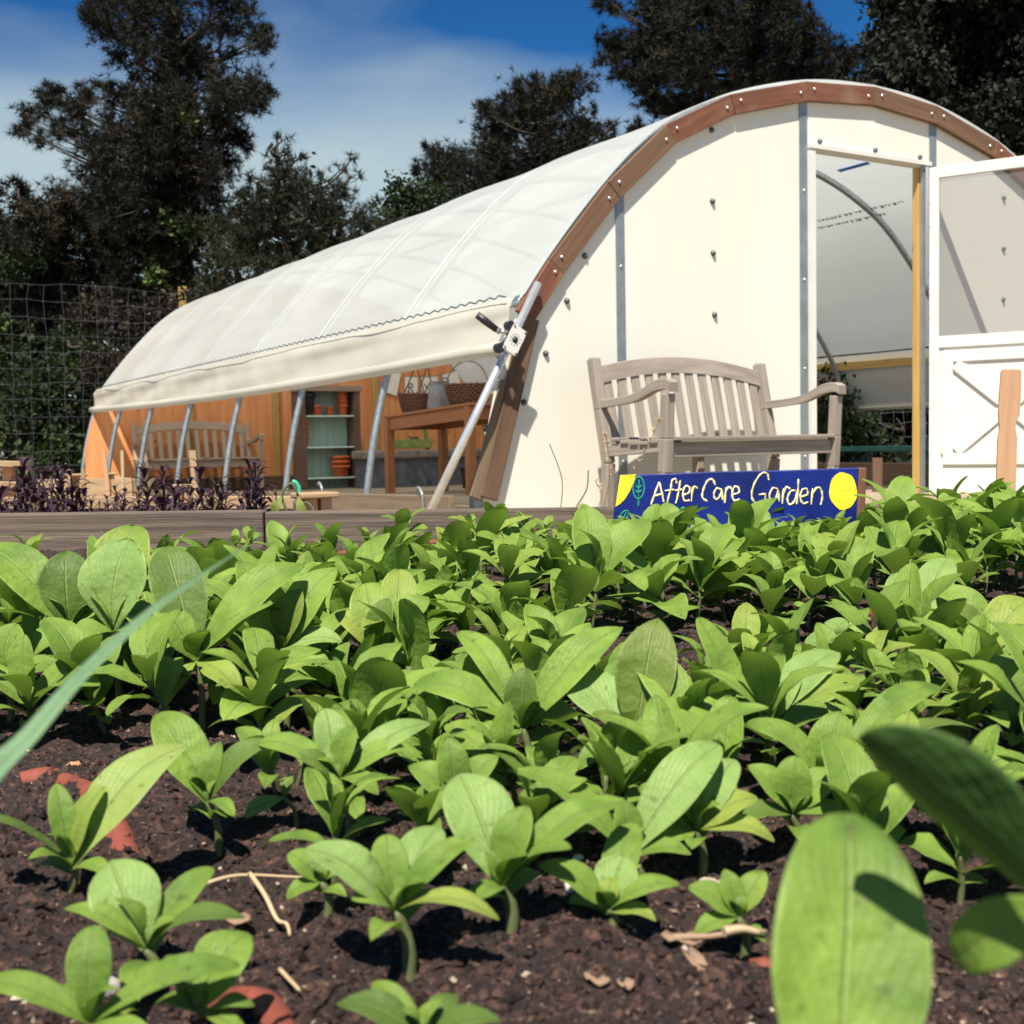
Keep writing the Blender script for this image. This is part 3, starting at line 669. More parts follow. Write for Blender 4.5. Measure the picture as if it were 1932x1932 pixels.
def on_shelf(px, k): return G(gpl(px, 785, LS)[0], LS + .10, zf + SHZ[k] + .0115)
def pot_prof(r, h): return [(.001, .004), (r * .7, 0), (r * .93, h * .74), (r * .93, h * .75), (r * 1.08, h * .75), (r * 1.1, h), (r * .98, h), (r * .9, h * .8), (r * .6, h * .1), (.001, h * .1)]
def pot(name, label, loc, r, h, mat, stack=1, cat='flower pot', group=None):
    mb = MB(); n = stack
    for i in range(n): mb.lathe([(a, b + i * h * .42) for a, b in pot_prof(r * (1 - .01 * i), h)], n=18)
    o = mb.build(name, mat, None, 0, loc); return tag(o, label, cat, group)
pot('plastic_pot', 'square black plastic pot on the top shelf', on_shelf(586, 0), .11, .33, MT['black'])
pot('terracotta_pot', 'small wide terracotta pot beside the black pot on top shelf', on_shelf(603, 0), .075, .15, MT['terra'])
pot('terracotta_pot', 'smallest terracotta pot, standing second from right on top shelf', on_shelf(627, 0), .06, .125, MT['terra'])
pot('terracotta_pot', 'tall stack of narrow terracotta pots at right of top shelf', on_shelf(652, 0), .075, .16, MT['terra'], 4)
pot('terracotta_pot', 'stack of terracotta pots at left end of the middle shelf', on_shelf(577, 1), .075, .17, MT['terra'], 4)
pot('terracotta_pot', 'large stacked terracotta pots on the lowest visible shelf', on_shelf(645, 2), .135, .17, MT['terra'], 3)
# potting table (tilted a little: the floor falls away)
ZT = math.atan2(.832 - .758, 2.05)
tb = empty('potting_table', G(2.62, 5.3, gz(5.3)), ANG, 'orange-brown wooden potting table carrying baskets and a can', 'table')
tv0, tv1 = 4.28, 6.31
def tz(v_): return .795 - (v_ - 5.3) * math.tan(ZT) - gz(5.3)
mb = MB()
for i in range(5): x = -.20 + i * .145; mb.bar((x + .05, tv0 - 5.3, tz(tv0)), (x + .05, tv1 - 5.3, tz(tv1)), .143, .03)
mb.build('tabletop', MT['table'], tb, .004)
ap = MB()
for x in (-.19, .50): ap.bar((x, tv0 - 5.3 + .05, tz(tv0) - .085), (x, tv1 - 5.3 - .05, tz(tv1) - .085), .03, .135)
for v_ in (tv0 + .06, tv1 - .06): ap.bar((-.175, v_ - 5.3, tz(v_) - .085), (.485, v_ - 5.3, tz(v_) - .085), .03, .135)
ap.build('apron', MT['table'], tb, .003)
for x in (-.19, .50):
    for v_ in (tv0 + .06, tv1 - .06): MB().bar((x, v_ - 5.3, -.1), (x, v_ - 5.3, tz(v_) - .02), .09, .09, (0, 1, 0)).build('leg', MT['table'], tb, .004)
def on_table(px, py=770):
    # point on the front edge line of the table under photo column px
    best = min(np.linspace(tv0, tv1, 200), key=lambda v_: abs(pix(G(2.62, v_, .8))[0] - px)); return best
def basket(label, v_, rx, ry, h, seed, handles):
    rr = random.Random(seed); t = empty('basket', G(2.62, v_, gz(5.3) + tz(v_) + .016), 0, label, 'basket', None)
    mb = MB(); rows = 9
    for k in range(rows):
        q = k / (rows - 1); sc_ = .74 + .26 * q ** .7; z = .014 + q * h; pts = []
        for j in range(49):
            a = 2 * math.pi * j / 48; wv = .007 * (1 if (j + k) % 2 else -1) + rr.uniform(-.003, .003)
            pts.append(((rx * sc_ + wv) * math.cos(a), (ry * sc_ + wv) * math.sin(a), z + rr.uniform(-.004, .004)))
        mb.tube(pts, h / rows * .62, 6, 0, False)
    for j in range(22):
        a = 2 * math.pi * j / 22; mb.tube([(rx * .74 * math.cos(a), ry * .74 * math.sin(a), .0), (rx * .9 * math.cos(a), ry * .9 * math.sin(a), h * .5), (rx * 1.0 * math.cos(a), ry * 1.0 * math.sin(a), h * 1.1 + rr.uniform(0, .03))], .006, 5)
    mb.lathe([(.001, .006), (.72, .006), (.74, .014)], n=24); b0 = len(mb.v) - 72
    for i in range(b0, len(mb.v)): x, y, z = mb.v[i]; mb.v[i] = (x * rx, y * ry, z)
    mb.build('woven_body', MT['twig'], t)
    for pts in handles: MB().tube(catmull(pts, 6), .0085, 6).build('handle', MT['twiglight'] if seed == 2 else MT['twig'], t)
    return t
bv1, bv2, bv3 = on_table(785), on_table(837), on_table(884)
basket('dark twig basket with tall crossed handles, left of the can', bv1, .185, .15, .20, 1,
       [[(-.15, 0, .18), (-.05, .01, .40), (.01, .0, .56)], [(.10, .02, .18), (.06, .0, .38), (.0, .01, .56)], [(.02, -.12, .19), (.10, -.04, .40), (.14, 0, .58)], [(.17, .08, .19), (.17, .0, .38), (.13, .0, .58)]])
basket('dark twig basket with round hoop handle, right of the can', bv3, .235, .17, .20, 2,
       [[(-.22, 0, .19), (-.19, 0, .33), (-.08, 0, .44), (.05, 0, .455), (.16, 0, .37), (.22, 0, .20)]])
can = empty('watering_can', G(2.56, bv2, gz(5.3) + tz(bv2) + .016), ANG + R(80), 'grey tapered zinc can between the two twig baskets', 'can')
MB().lathe([(.001, .002), (.145, 0), (.15, .02), (.115, .27), (.112, .33), (.118, .34), (.108, .335), (.108, .28), (.001, .27)], n=20).build('body', MT['zinc'], can)
can.scale = (.85, .85, .88)
MB().tube([(.0, -.15, .02), (.0, -.135, .2), (-.01, -.13, .33), (-.02, -.115, .38), (-.02, -.05, .39)], .016, 8).build('spout', MT['strip'], can)
MB().tube(catmull([(.115, 0, .32), (.18, 0, .33), (.20, 0, .22), (.14, 0, .08)], 5), .009, 6).build('handle', MT['zinc'], can)
# concrete trough, tote and pot beneath
LT = 9.5
xa, zt_ = gpl(661, 851, LT); xb, _ = gpl(890, 851, LT); xb += .5; xa += .2
tr_ = empty('concrete_trough', G((xa + xb) / 2, LT + .23, gz(LT)), ANG, 'dark concrete trough with a thick pale rim under the table', 'trough')
hz = zt_ - gz(LT)
MB().box((0, 0, hz / 2 - .06), (xb - xa - .1, .38, hz)).build('body', MT['concrete'], tr_, .02)
MB().box((0, 0, hz - .065), (xb - xa, .46, .13)).build('rim', MT['concrete_rim'], tr_, .03)
xt0, _ = gpl(744, 850, LT); xt1, _ = gpl(820, 850, LT)
tt = empty('tool_tote', G((xt0 + xt1) / 2, LT + .2, zt_), ANG, 'olive green wooden tote with tall end posts on trough rim', 'tote'); tw = xt1 - xt0
MB().box((0, -.12, .09), (tw, .018, .13)).box((0, .12, .09), (tw, .018, .13)).box((0, 0, .03), (tw, .22, .02)).build('box', MT['olive'], tt, .003)
for s in (-1, 1): MB().bar((s * (tw / 2 - .012), 0, .0), (s * (tw / 2 - .06), 0, .40), .12, .02, (1, 0, 0)).build('end_post', MT['olive'], tt, .003)
MB().tube([(-tw / 2 + .06, 0, .38), (tw / 2 - .06, 0, .38)], .012, 8).build('handle', MT['olive'], tt)
o = MB().ball((.06, -.03, .0), .045, 10, 0, (1.6, 1, .8)).tube([(.02, -.03, .01), (-.05, -.02, .03)], .012, 6).build('garden_glove', MT['brown'], None, 0, G((xt0 + xt1) / 2 + .03, LT + .2, zt_ + .165), ANG); tag(o, 'crumpled brown glove lying on the olive green tote', 'glove')
xp, _ = gpl(933 / 1.0 * .0 + 935, 900, 8.0)
pot('plastic_pot', 'tall black plastic pot under the right end of table', G(gpl(886, 930, 7.2)[0] - .02, 7.2, gz(7.2)), .10, .30, MT['black'])
# banner of white cards on a string
LB = LEN - .11
cards = [((728, 696), (757, 704), (748, 747), (719, 737), -8, ''), ((764, 710), (788, 710), (788, 745), (764, 745), 0, 'R'), ((794, 711), (826, 709), (826, 744), (795, 746), 0, 'X'), ((834, 706), (862, 698), (870, 728), (842, 738), 6, '')]
bn = empty('card_banner', G(5.5, LB, 1.6), ANG, 'string of white lettered cards hung on the orange wall', 'banner')
LET = {'R': [[(.3, .12), (.3, .62)], [(.3, .62), (.58, .58), (.6, .44), (.3, .38)], [(.42, .38), (.66, .12)]], 'X': [[(.2, .15), (.55, .72)], [(.15, .62), (.62, .12)], [(.70, .12), (.72, .42), (.85, .45), (.95, .40)]]}
pts = []
for c in cards:
    q = [gpl(x, y, LB) for x, y in c[:4]]; q = [(a - 5.5, b - 1.6) for a, b in q]; pts += [q[0], q[1]]
    cd = MB().add([(a, 0, b) for a, b in q] + [(a, .003, b) for a, b in q], [(3, 2, 1, 0), (4, 5, 6, 7), (0, 1, 5, 4), (1, 2, 6, 5), (2, 3, 7, 6), (3, 0, 4, 7)]).build('card', MT['paper'], bn)
    if c[5]:
        mb = MB(); A, B, C_, D_ = [V(p) for p in q]
        for st in LET[c[5]]:
            pp = [(1 - b) * ((1 - a) * A + a * B) * 0 + ((1 - a) * D_ + a * C_) * (1 - b) + ((1 - a) * A + a * B) * b for a, b in st]
            for a, b in zip(pp[:-1], pp[1:]): mb.bar((a[0], -.003, a[1]), (b[0], -.003, b[1]), .018, .002, (0, 1, 0))
        mb.build('lettering', MT['ink'], cd)
MB().tube([(a, -.004, b) for a, b in pts], .004, 5).build('string', MT['twiglight'], bn)
# turquoise hose end beside the shelf
hp = V(at(556, 935, 9.4)); o = MB().tube(catmull([(.01, 0, -.18), (.018, 0, -.06), (.012, 0, .01), (-.012, 0, .05), (-.035, 0, .055)], 5), .015, 8).build('garden_hose', MT['turq'], None, 0, at(561, 922, 9.3)); tag(o, 'short turquoise hose end curving up beside the shelf unit', 'hose')
# green table near the far side, seen through the doorway
gt = empty('green_table', G(5.95, 2.0, gz(2)), ANG, 'dark green wooden table seen through the open doorway', 'table')
MB().box((0, 0, .345), (.62, 1.5, .05)).build('tabletop', MT['greenpaint'], gt, .004)
for v_ in (-.6, .6):
    for s in (-1, 1): MB().bar((s * .26, v_, 0), (s * .22, v_, .32), .05, .07, (0, 1, 0)).build('leg', MT['greenpaint'], gt, .004)
    MB().bar((-.22, v_, .05), (.2, v_ * .9, .32), .04, .05, (0, 1, 0)).build('brace', MT['greenpaint'], gt, .004)
o = MB().bar((0, 0, -.1), (0, 0, .33), .075, .035, (0, 1, 0)).build('dark_stake', MT['brown'], None, .003, at(1655, 918, 9.6) - np.array([0, 0, .1])); tag(o, 'short dark stake standing inside the open doorway', 'stake')
o = MB().box((0, 0, .09), (.10, 1.9, .36)).build('timber_edging', MT['brown'], None, .01, G(5.35, 1.9, gz(2) - .05), ANG); tag(o, 'dark brown timber edging low inside the doorway', 'timber')

# ================================================================ FENCES
def fence(name, label, p0, p1, top, sp, posts, sag=.02, wr=.0045):
    # wire netting between two ground points; posts: list of (fraction, height)
    p0, p1 = V(p0), V(p1); d = p1 - p0; Ln = np.linalg.norm(d); a = d / Ln; mid = p0
    t = empty(name, p0, math.atan2(a[1], a[0]), label, 'fence')
    nx = int(Ln / sp); nz = int(top / sp); mb = MB(); rr = np.random.default_rng(int(sp * 1000))
    wob = rr.normal(0, .012, (nx + 1, nz + 1, 2))
    pt = lambda i, j: (i * sp + wob[i, j, 0], 0, top - j * sp - sag * math.sin(i * .35 + j) + wob[i, j, 1])
    for j in range(nz + 1): mb.tube([pt(i, j) for i in range(nx + 1)], wr, 3, 0, False)
    for i in range(nx + 1): mb.tube([pt(i, j) for j in range(nz + 1)], wr, 3, 0, False)
    kv = V([(1, 0, 0), (-1, 0, 0), (0, 1, 0), (0, -1, 0), (0, 0, 1), (0, 0, -1)]) * wr * 2.4
    kf = [(0, 2, 4), (2, 1, 4), (1, 3, 4), (3, 0, 4), (2, 0, 5), (1, 2, 5), (3, 1, 5), (0, 3, 5)]
    for i in range(nx + 1):
        for j in range(nz + 1): mb.add(kv + V(pt(i, j)), kf)
    mb.build('netting', MT['netting'], t)
    for fr, h in posts: MB().bar((fr * Ln, .06, -.2), (fr * Ln, .06, h), .11, .11, (0, 1, 0)).build('post', MT['yellow'], t, .004)
    return t
FV = 13.6
def zfv(v_): return gz(v_)
f0, f1 = -7.6, 8.3
fx_ = [((2.22 - f0) / (f1 - f0)), ((-2.6 - f0) / (f1 - f0)), ((7.0 - f0) / (f1 - f0))]
fence('wire_fence', 'tall wire net fence behind the greenhouse with yellow timber posts', G(f0, FV, gz(FV)), G(f1, FV, gz(FV)), 3.02 - gz(FV), .255, [(fx_[0], 3.12 - gz(FV)), (0.0, 3.0), (fx_[2], 3.1)], wr=.0027)
fence('wire_fence', 'wire net fence seen low through the open doorway', G(8.3, -1.0, 0), G(8.3, 13.4, gz(13)), 2.4, .165, [(.02, 2.5), (.85, 2.5)], wr=.0032)

# ================================================================ TREES
def add_tone(me, tone):
    a = me.attributes.new('tone', 'FLOAT', 'POINT'); a.data.foreach_set('value', np.asarray(tone, np.float32))
def tri_mesh(name, verts, nper, tone, mat):
    # verts (n*nper,3): consecutive nper vertices form one face
    n = len(verts) // nper; me = bpy.data.meshes.new(name)
    me.vertices.add(len(verts)); me.vertices.foreach_set('co', np.asarray(verts, np.float32).ravel())
    me.loops.add(len(verts)); me.loops.foreach_set('vertex_index', np.arange(len(verts), dtype=np.int32))
    me.polygons.add(n); me.polygons.foreach_set('loop_start', np.arange(0, n * nper, nper, dtype=np.int32)); me.polygons.foreach_set('loop_total', np.full(n, nper, np.int32))
    me.materials.append(mat); add_tone(me, tone); me.update(); me.validate(); return me
def unit(n, r_): q = r_.normal(size=(n, 3)); return q / np.linalg.norm(q, axis=1)[:, None]
def tufts(C_, A_, r_, K, ln, wd, spread, tone):
    # needle tufts at C_ pointing along A_
    n = len(C_); dirs = A_[:, None, :] * (1 - spread) + unit(n * K, r_).reshape(n, K, 3) * spread * 1.25
    dirs /= np.linalg.norm(dirs, axis=2)[..., None]
    sd = np.cross(dirs, unit(n * K, r_).reshape(n, K, 3)); sd /= np.maximum(1e-6, np.linalg.norm(sd, axis=2))[..., None]
    l = ln * r_.uniform(.65, 1.2, (n, K, 1)); base = C_[:, None, :] + dirs * l * .05
    v = np.stack([base - sd * wd * .5, base + sd * wd * .5, base + dirs * l], 2).reshape(-1, 3)
    return v, np.repeat(np.clip(tone[:, None] + r_.normal(0, .09, (n, K)), 0, 1).reshape(-1), 3)
def leaves(C_, r_, K, size, rad, tone):
    n = len(C_); p = C_[:, None, :] + r_.normal(0, rad, (n, K, 3)); d = unit(n * K, r_).reshape(n, K, 3); e = np.cross(d, unit(n * K, r_).reshape(n, K, 3)); e /= np.maximum(1e-6, np.linalg.norm(e, axis=2))[..., None]
    s = size * r_.uniform(.6, 1.25, (n, K, 1))
    v = np.stack([p - d * s * .5, p + e * s * .28, p + d * s * .5, p - e * s * .28], 2).reshape(-1, 3)
    return v, np.repeat(np.clip(tone[:, None] + r_.normal(0, .12, (n, K)), 0, 1).reshape(-1), 4)
def tree(name, label, cat, foot_px, depth, clumps, kind, mat, seed, group=None, dens=1.0, jit=1.3, trunk_r=.2, ln=.2, wd=.022, K=13, top=None, size=.12, dead=0):
    """clumps: (px, py, rpx) seen from the photo, given real depth (random) around the tree's own depth"""
    r_ = np.random.default_rng(seed); rr = random.Random(seed)
    fx, _ = foot_px, 0
    base = at(foot_px, 900, depth); v_ = (base - GO) @ GV; base[2] = gz(min(max(v_, 0), 14)) - .1
    root = empty(name, base, 0, label, cat, group)
    C_, A_, T_ = [], [], []; br = MB(); tops = []
    s = depth / FPX
    zmax = max(at(c[0], c[1], depth)[2] for c in clumps); tx = at(top[0], top[1], depth) if top is not None else None
    tip = tx if tx is not None else V((base[0], base[1], zmax))
    def trunk(t): return base + (tip - base) * t + V((math.sin(t * 5 + seed) * .12, math.cos(t * 4) * .12, 0)) * (1 if t > 0 else 0)
    br.tube([trunk(t) - base for t in np.linspace(0, 1, 12)], [trunk_r * (1 - .86 * t) for t in np.linspace(0, 1, 12)], 9)
    for (px, py, rp) in clumps:
        rad = rp * s; dd = rr.uniform(-jit, jit); c = at(px, py, depth + dd)
        n = max(6, int(dens * 95 * (rad / .6) ** 2)); q = unit(n, r_) * (r_.random((n, 1)) ** .42) * rad * V((1, 1, .82))
        ms = max(5, n // (16 if kind == 'pine' else 9)); qc = unit(ms, r_) * (r_.random((ms, 1)) ** .40) * rad * V((1, 1, .82)); q = qc[r_.integers(0, ms, n)] + r_.normal(0, 1, (n, 3)) * min(.16, rad * .22)
        q *= 1 + .25 * np.sin(q[:, [2]] * 7 / max(rad, .2) + seed) * .6
        # branch to the clump, starting lower on the trunk, and side twigs
        t0 = min(.97, max(.06, (c[2] - base[2] - .35 * np.hypot(*(c[:2] - base[:2]))) / max(.5, tip[2] - base[2])))
        p0 = trunk(t0) - base; p1 = c - base; m_ = (p0 + p1) / 2 + V((rr.uniform(-.2, .2), rr.uniform(-.2, .2), -.10 * np.linalg.norm(p1 - p0)))
        bp = catmull([p0, m_, p1], 5); r0 = .022 + .05 * min(1, rad); br.tube(bp, list(np.linspace(r0 * 1.1, r0 * .35, len(bp))), 6)
        for k in range(min(26, n // 5)):
            e = q[k] * .92; st = V(bp[rr.randint(len(bp) // 2, len(bp) - 1)]); mm = (st + p1 + e) / 2 + V((0, 0, -.05))
            br.tube([st, mm, p1 + e], [r0 * .3, r0 * .2, .006], 4, 0, False)
        tb_ = rr.uniform(.25, .62)
        C_.append(c - base + q); a = q / np.maximum(1e-6, np.linalg.norm(q, axis=1))[:, None] * .8 + V((0, 0, .55)); A_.append(a / np.linalg.norm(a, axis=1)[:, None])
        T_.append(np.clip(tb_ + r_.normal(0, .13, n) + (r_.random(n) < dead) * .5, 0, 1))
    br.build('trunk', MT['bark'], root)
    C_ = np.concatenate(C_); A_ = np.concatenate(A_); T_ = np.concatenate(T_)
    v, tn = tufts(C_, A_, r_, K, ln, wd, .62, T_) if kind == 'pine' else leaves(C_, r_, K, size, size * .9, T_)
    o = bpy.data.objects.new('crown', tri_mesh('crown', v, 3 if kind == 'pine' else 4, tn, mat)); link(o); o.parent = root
    return root
big = [(230, 5, 70), (330, 20, 85), (430, 15, 60), (478, 75, 38), (300, 75, 65), (400, 95, 62), (205, 62, 45), (480, 180, 40), (505, 178, 20), (440, 160, 55), (350, 150, 55), (320, 215, 70), (420, 225, 48), (255, 110, 40), (180, 25, 34), (505, 70, 22),
       (190, 185, 36), (110, 195, 34), (60, 232, 26), (78, 262, 20), (148, 222, 42), (98, 182, 24), (40, 240, 15), (220, 175, 30), (45, 212, 16), (130, 250, 24), (160, 175, 22), (85, 215, 24),
       (240, 255, 70), (330, 290, 80), (205, 320, 75), (280, 370, 100), (180, 390, 70), (355, 345, 60), (430, 262, 36), (455, 265, 20), (375, 410, 70), (250, 460, 110), (150, 470, 80), (330, 490, 100), (320, 230, 65), (300, 190, 55), (290, 270, 60), (350, 260, 60), (310, 130, 50), (320, 330, 70), (230, 420, 80), (400, 300, 50), (410, 200, 40), (470, 205, 26), (270, 560, 110), (160, 560, 90)]
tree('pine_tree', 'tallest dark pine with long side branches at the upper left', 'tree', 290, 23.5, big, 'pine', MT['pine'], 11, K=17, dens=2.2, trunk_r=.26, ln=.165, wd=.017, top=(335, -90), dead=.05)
r_ = np.random.default_rng(8); cv = []
for px, py, rp_ in ((322, 208, 14), (340, 228, 20), (352, 236, 14), (312, 412, 12), (340, 422, 16), (356, 436, 14), (290, 524, 10), (330, 250, 16)):
    c = at(px, py, 22.3); cv.append(c + unit(16, r_) * r_.random((16, 1)) * rp_ * 22.3 / FPX)
cv = np.concatenate(cv); tr0 = [o for o in COL.objects if o.name.startswith('pine_tree')][0]
v, tn = leaves(cv - np.array(tr0.location), r_, 6, .15, .10, np.clip(r_.normal(.8, .2, len(cv)), 0, 1)); o = link(bpy.data.objects.new('climbing_vine', tri_mesh('climbing_vine', v, 4, tn, MT['shrub']))); o.parent = tr0
midp = [(1000, 205, 60), (1060, 195, 55), (940, 215, 36), (1090, 235, 34), (1000, 270, 85), (1080, 285, 60), (930, 285, 62), (850, 300, 42), (830, 325, 42), (795, 312, 20), (870, 340, 60), (1150, 258, 32), (1190, 248, 26), (960, 345, 70), (1040, 325, 60), (1110, 205, 14), (912, 210, 18), (1000, 165, 26), (1055, 160, 26), (1130, 300, 50), (900, 390, 60), (1000, 400, 70), (815, 285, 18), (1180, 300, 50)]
tree('pine_tree', 'rounded brownish pine rising behind the greenhouse film roof', 'tree', 1000, 27, midp, 'pine', MT['pine'], 23, K=17, dens=2.3, trunk_r=.2, ln=.175, wd=.018, top=(1020, 140), dead=.09)
yp = [(537, 262, 14), (537, 290, 16), (537, 320, 24), (514, 300, 12), (562, 300, 12), (516, 330, 20), (565, 335, 22), (535, 365, 55), (480, 400, 60), (585, 390, 62), (640, 395, 42), (432, 450, 62), (540, 455, 95), (640, 450, 70), (700, 420, 36), (645, 318, 10), (640, 345, 12), (664, 300, 9), (670, 330, 12), (610, 330, 12), (480, 335, 12), (478, 365, 20), (710, 380, 14), (690, 390, 16), (430, 540, 85), (520, 545, 95), (615, 520, 80), (455, 380, 14), (735, 420, 26), (715, 450, 30)]
tree('young_pine', 'bushy young pine with candle shoots left of the film roof', 'tree', 540, 20.5, yp, 'pine', MT['pinegreen'], 31, dens=1.7, trunk_r=.12, ln=.15, wd=.016, jit=.7, top=(537, 250), K=15)
rp = [(1150, 5, 24), (1180, 105, 46), (1135, 85, 16), (1250, 45, 70), (1230, 118, 60), (1175, 85, 34), (1145, 118, 20), (1300, 105, 75), (1350, 45, 85), (1425, 62, 85), (1330, 155, 72), (1420, 135, 75), (1240, 175, 48), (1255, 215, 28), (1500, 115, 60), (1560, 105, 50), (1470, 20, 80), (1340, -10, 60), (1606, 118, 30), (1530, 145, 45), (1240, -10, 50), (1180, 150, 26), (1215, 80, 40), (1290, 215, 30), (1160, 20, 14), (1500, 60, 50), (1580, 150, 40), (1310, 195, 40), (1440, -40, 80), (1380, 200, 60)]
tree('pine_tree', 'broad dark pine spreading behind the top of the arch', 'tree', 1420, 24, rp, 'pine', MT['pine'], 47, K=17, dens=2.3, trunk_r=.24, ln=.175, wd=.018, top=(1400, -120), dead=.03)
ok_ = [(1690, 85, 55), (1755, 50, 90), (1850, 40, 110), (1800, 150, 100), (1700, 150, 55), (1690, 20, 45), (1650, 165, 34), (1900, 150, 100), (1720, 215, 60), (1830, 230, 90), (1910, 250, 80), (1990, 100, 140), (1660, 95, 22), (1610, 175, 30), (1590, 205, 26), (1780, -30, 90), (1900, -50, 110), (1680, 120, 30), (1770, 110, 60)]
tree('oak_tree', 'very dark leafy oak at the upper right corner', 'tree', 1850, 21, ok_, 'leaf', MT['oak'], 53, dens=2.2, trunk_r=.25, K=20, size=.13, jit=1.6, top=(1850, -90))
bs = [(760, 372, 36), (790, 392, 34), (738, 400, 30), (830, 388, 34), (752, 350, 16), (800, 360, 16), (775, 420, 40), (720, 435, 26)]
tree('leafy_bush', 'light green leafy bush between young pine and rounded pine', 'bush', 775, 23, bs, 'leaf', MT['shrub'], 59, dens=1.3, trunk_r=.06, K=9, size=.13, jit=.6)
lp = [(20, 365, 30), (75, 385, 40), (125, 405, 46), (28, 440, 66), (92, 470, 80), (20, 540, 66), (110, 545, 70), (50, 400, 30), (60, 600, 70), (130, 620, 60), (-30, 420, 60), (-20, 600, 70)]
tree('pine_tree', 'low dark reddish pine at the left picture edge behind the wire fence', 'tree', 60, 22, lp, 'pine', MT['pine'], 61, dens=2.2, trunk_r=.13, ln=.19, wd=.024, jit=.8, dead=.12)
# leafy shrubs behind the fence
SH = [(('bright green mottled shrub at far left behind the wire fence'), 15, 21.2, [(20, 500, 40), (60, 480, 26), (0, 470, 30), (30, 700, 60), (20, 640, 45), (70, 660, 40), (10, 760, 60)]),
      (('dense green shrub behind the wire fence, low at the left'), 75, 20.8, [(60, 740, 60), (110, 700, 40), (90, 790, 60), (40, 830, 60), (120, 840, 50), (60, 880, 50), (60, 900, 60)]),
      (('green shrub behind the wire fence touching the greenhouse corner'), 160, 20.6, [(150, 780, 40), (160, 720, 40), (185, 660, 34), (140, 850, 45), (175, 830, 34), (130, 640, 34), (170, 880, 40), (120, 900, 40)])]
for i, (lb, fx, dp, cl_) in enumerate(SH): tree('shrub', lb, 'shrub', fx, dp, cl_, 'leaf', MT['shrub'], 71 + i, dens=1.5, trunk_r=.05, K=9, size=.115, jit=.5)
tree('dry_shrub', 'brown twiggy shrub behind the fence post by the film roof', 'shrub', 230, 20, [(200, 600, 60), (260, 610, 60), (320, 590, 60), (230, 680, 60), (300, 660, 50), (170, 690, 40), (380, 600, 60), (230, 780, 60), (160, 590, 40)], 'leaf', MT['shrubbrown'], 83, dens=1.2, trunk_r=.07, K=8, size=.10, jit=.6)
# shrubs beyond the right-hand fence, seen through the doorway
tree('shrub', 'leafy shrub at the left of the doorway view beyond the fence', 'shrub', 1575, 13.4, [(1560, 800, 50), (1600, 830, 50), (1560, 870, 45), (1590, 780, 40), (1610, 880, 40), (1545, 740, 50)], 'leaf', MT['shrub'], 91, dens=2.2, trunk_r=.04, K=9, size=.085, jit=.2)
tree('shrub', 'sparse leafy shrub at the right of the doorway view beyond the fence', 'shrub', 1680, 14.2, [(1670, 880, 34), (1640, 835, 30), (1700, 895, 34), (1730, 860, 20), (1640, 905, 34), (1625, 790, 30), (1690, 840, 16)], 'leaf', MT['shrub'], 92, dens=1.4, trunk_r=.04, K=9, size=.085, jit=.2)
# the wood further back reads as one dark mass
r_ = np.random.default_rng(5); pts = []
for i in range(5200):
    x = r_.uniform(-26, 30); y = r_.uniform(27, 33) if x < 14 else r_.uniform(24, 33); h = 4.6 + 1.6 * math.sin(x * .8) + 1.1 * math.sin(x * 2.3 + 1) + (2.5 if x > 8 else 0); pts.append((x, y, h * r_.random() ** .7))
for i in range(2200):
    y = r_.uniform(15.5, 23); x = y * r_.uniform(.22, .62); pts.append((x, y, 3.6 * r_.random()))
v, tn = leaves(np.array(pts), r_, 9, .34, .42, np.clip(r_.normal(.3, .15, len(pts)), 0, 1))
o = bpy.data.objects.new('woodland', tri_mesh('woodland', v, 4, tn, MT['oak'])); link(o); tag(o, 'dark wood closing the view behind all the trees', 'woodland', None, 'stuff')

# ================================================================ BACK BEDS, POSTS, STAKES
SOILZ = .19
def capped_post(px, py, dep, wcap, wpost, hcap, label, mat='newwood'):
    top = at(px, py, dep); gzv = gz(max(0, (top - GO) @ GV)); t = empty('bed_post', (top[0], top[1], gzv), ANG, label, 'post', 'capped posts in the beds')
    h = top[2] - gzv
    MB().box((0, 0, h - hcap / 2), (wcap, wcap * .8, hcap)).build('cap', MT[mat], t, .006)
    mb = MB(); mb.bar((-wpost * .27, 0, -.05), (-wpost * .27, 0, h - hcap), wpost * .46, wpost * .7, (0, 1, 0)); mb.bar((wpost * .27, 0, -.05), (wpost * .27, 0, h - hcap), wpost * .40, wpost * .7, (0, 1, 0))
    mb.build('post', MT['stake'], t, .003); return t
capped_post(594, 929, 4.6, .155, .115, .022, 'thick capped timber post nearest the shelf unit')
capped_post(342, 914, 6.0, .105, .085, .018, 'pale capped post behind the middle purple plants')
capped_post(207, 892, 7.4, .075, .05, .014, 'small capped post between two thin stakes')
capped_post(140, 894, 7.9, .15, .06, .016, 'capped post with wide thin cap left of the plywood corner')
# bed 2: purple basil in a timber bed; its rear boards
b2d = empty('raised_bed', at(290, 940, 5.0) * V((1, 1, 0)), 0, 'low timber bed of purple plants behind the front bed', 'bed'); q0 = V(b2d.location)
def seg(mb, a, b, zt, hgt, th=.04): a, b = V(a), V(b); return mb.bar((a[0] - q0[0], a[1] - q0[1], zt - hgt / 2), (b[0] - q0[0], b[1] - q0[1], zt - hgt / 2), th, hgt)
A1, B1 = onz(-60, 938, .19), onz(560, 936, .19)
seg(MB(), A1, B1, .19, .24).build('plank', MT['newwood'], b2d, .004)
A0, B0 = V((-1.9, 3.30, 0)), V((-.45, 3.16, 0))
seg(MB(), A0, B0, .17, .22).build('plank', MT['bedwood'], b2d, .004)
seg(MB(), A0, A1, .17, .22).build('plank', MT['bedwood'], b2d, .004); seg(MB(), B0, B1, .17, .22).build('plank', MT['bedwood'], b2d, .004)
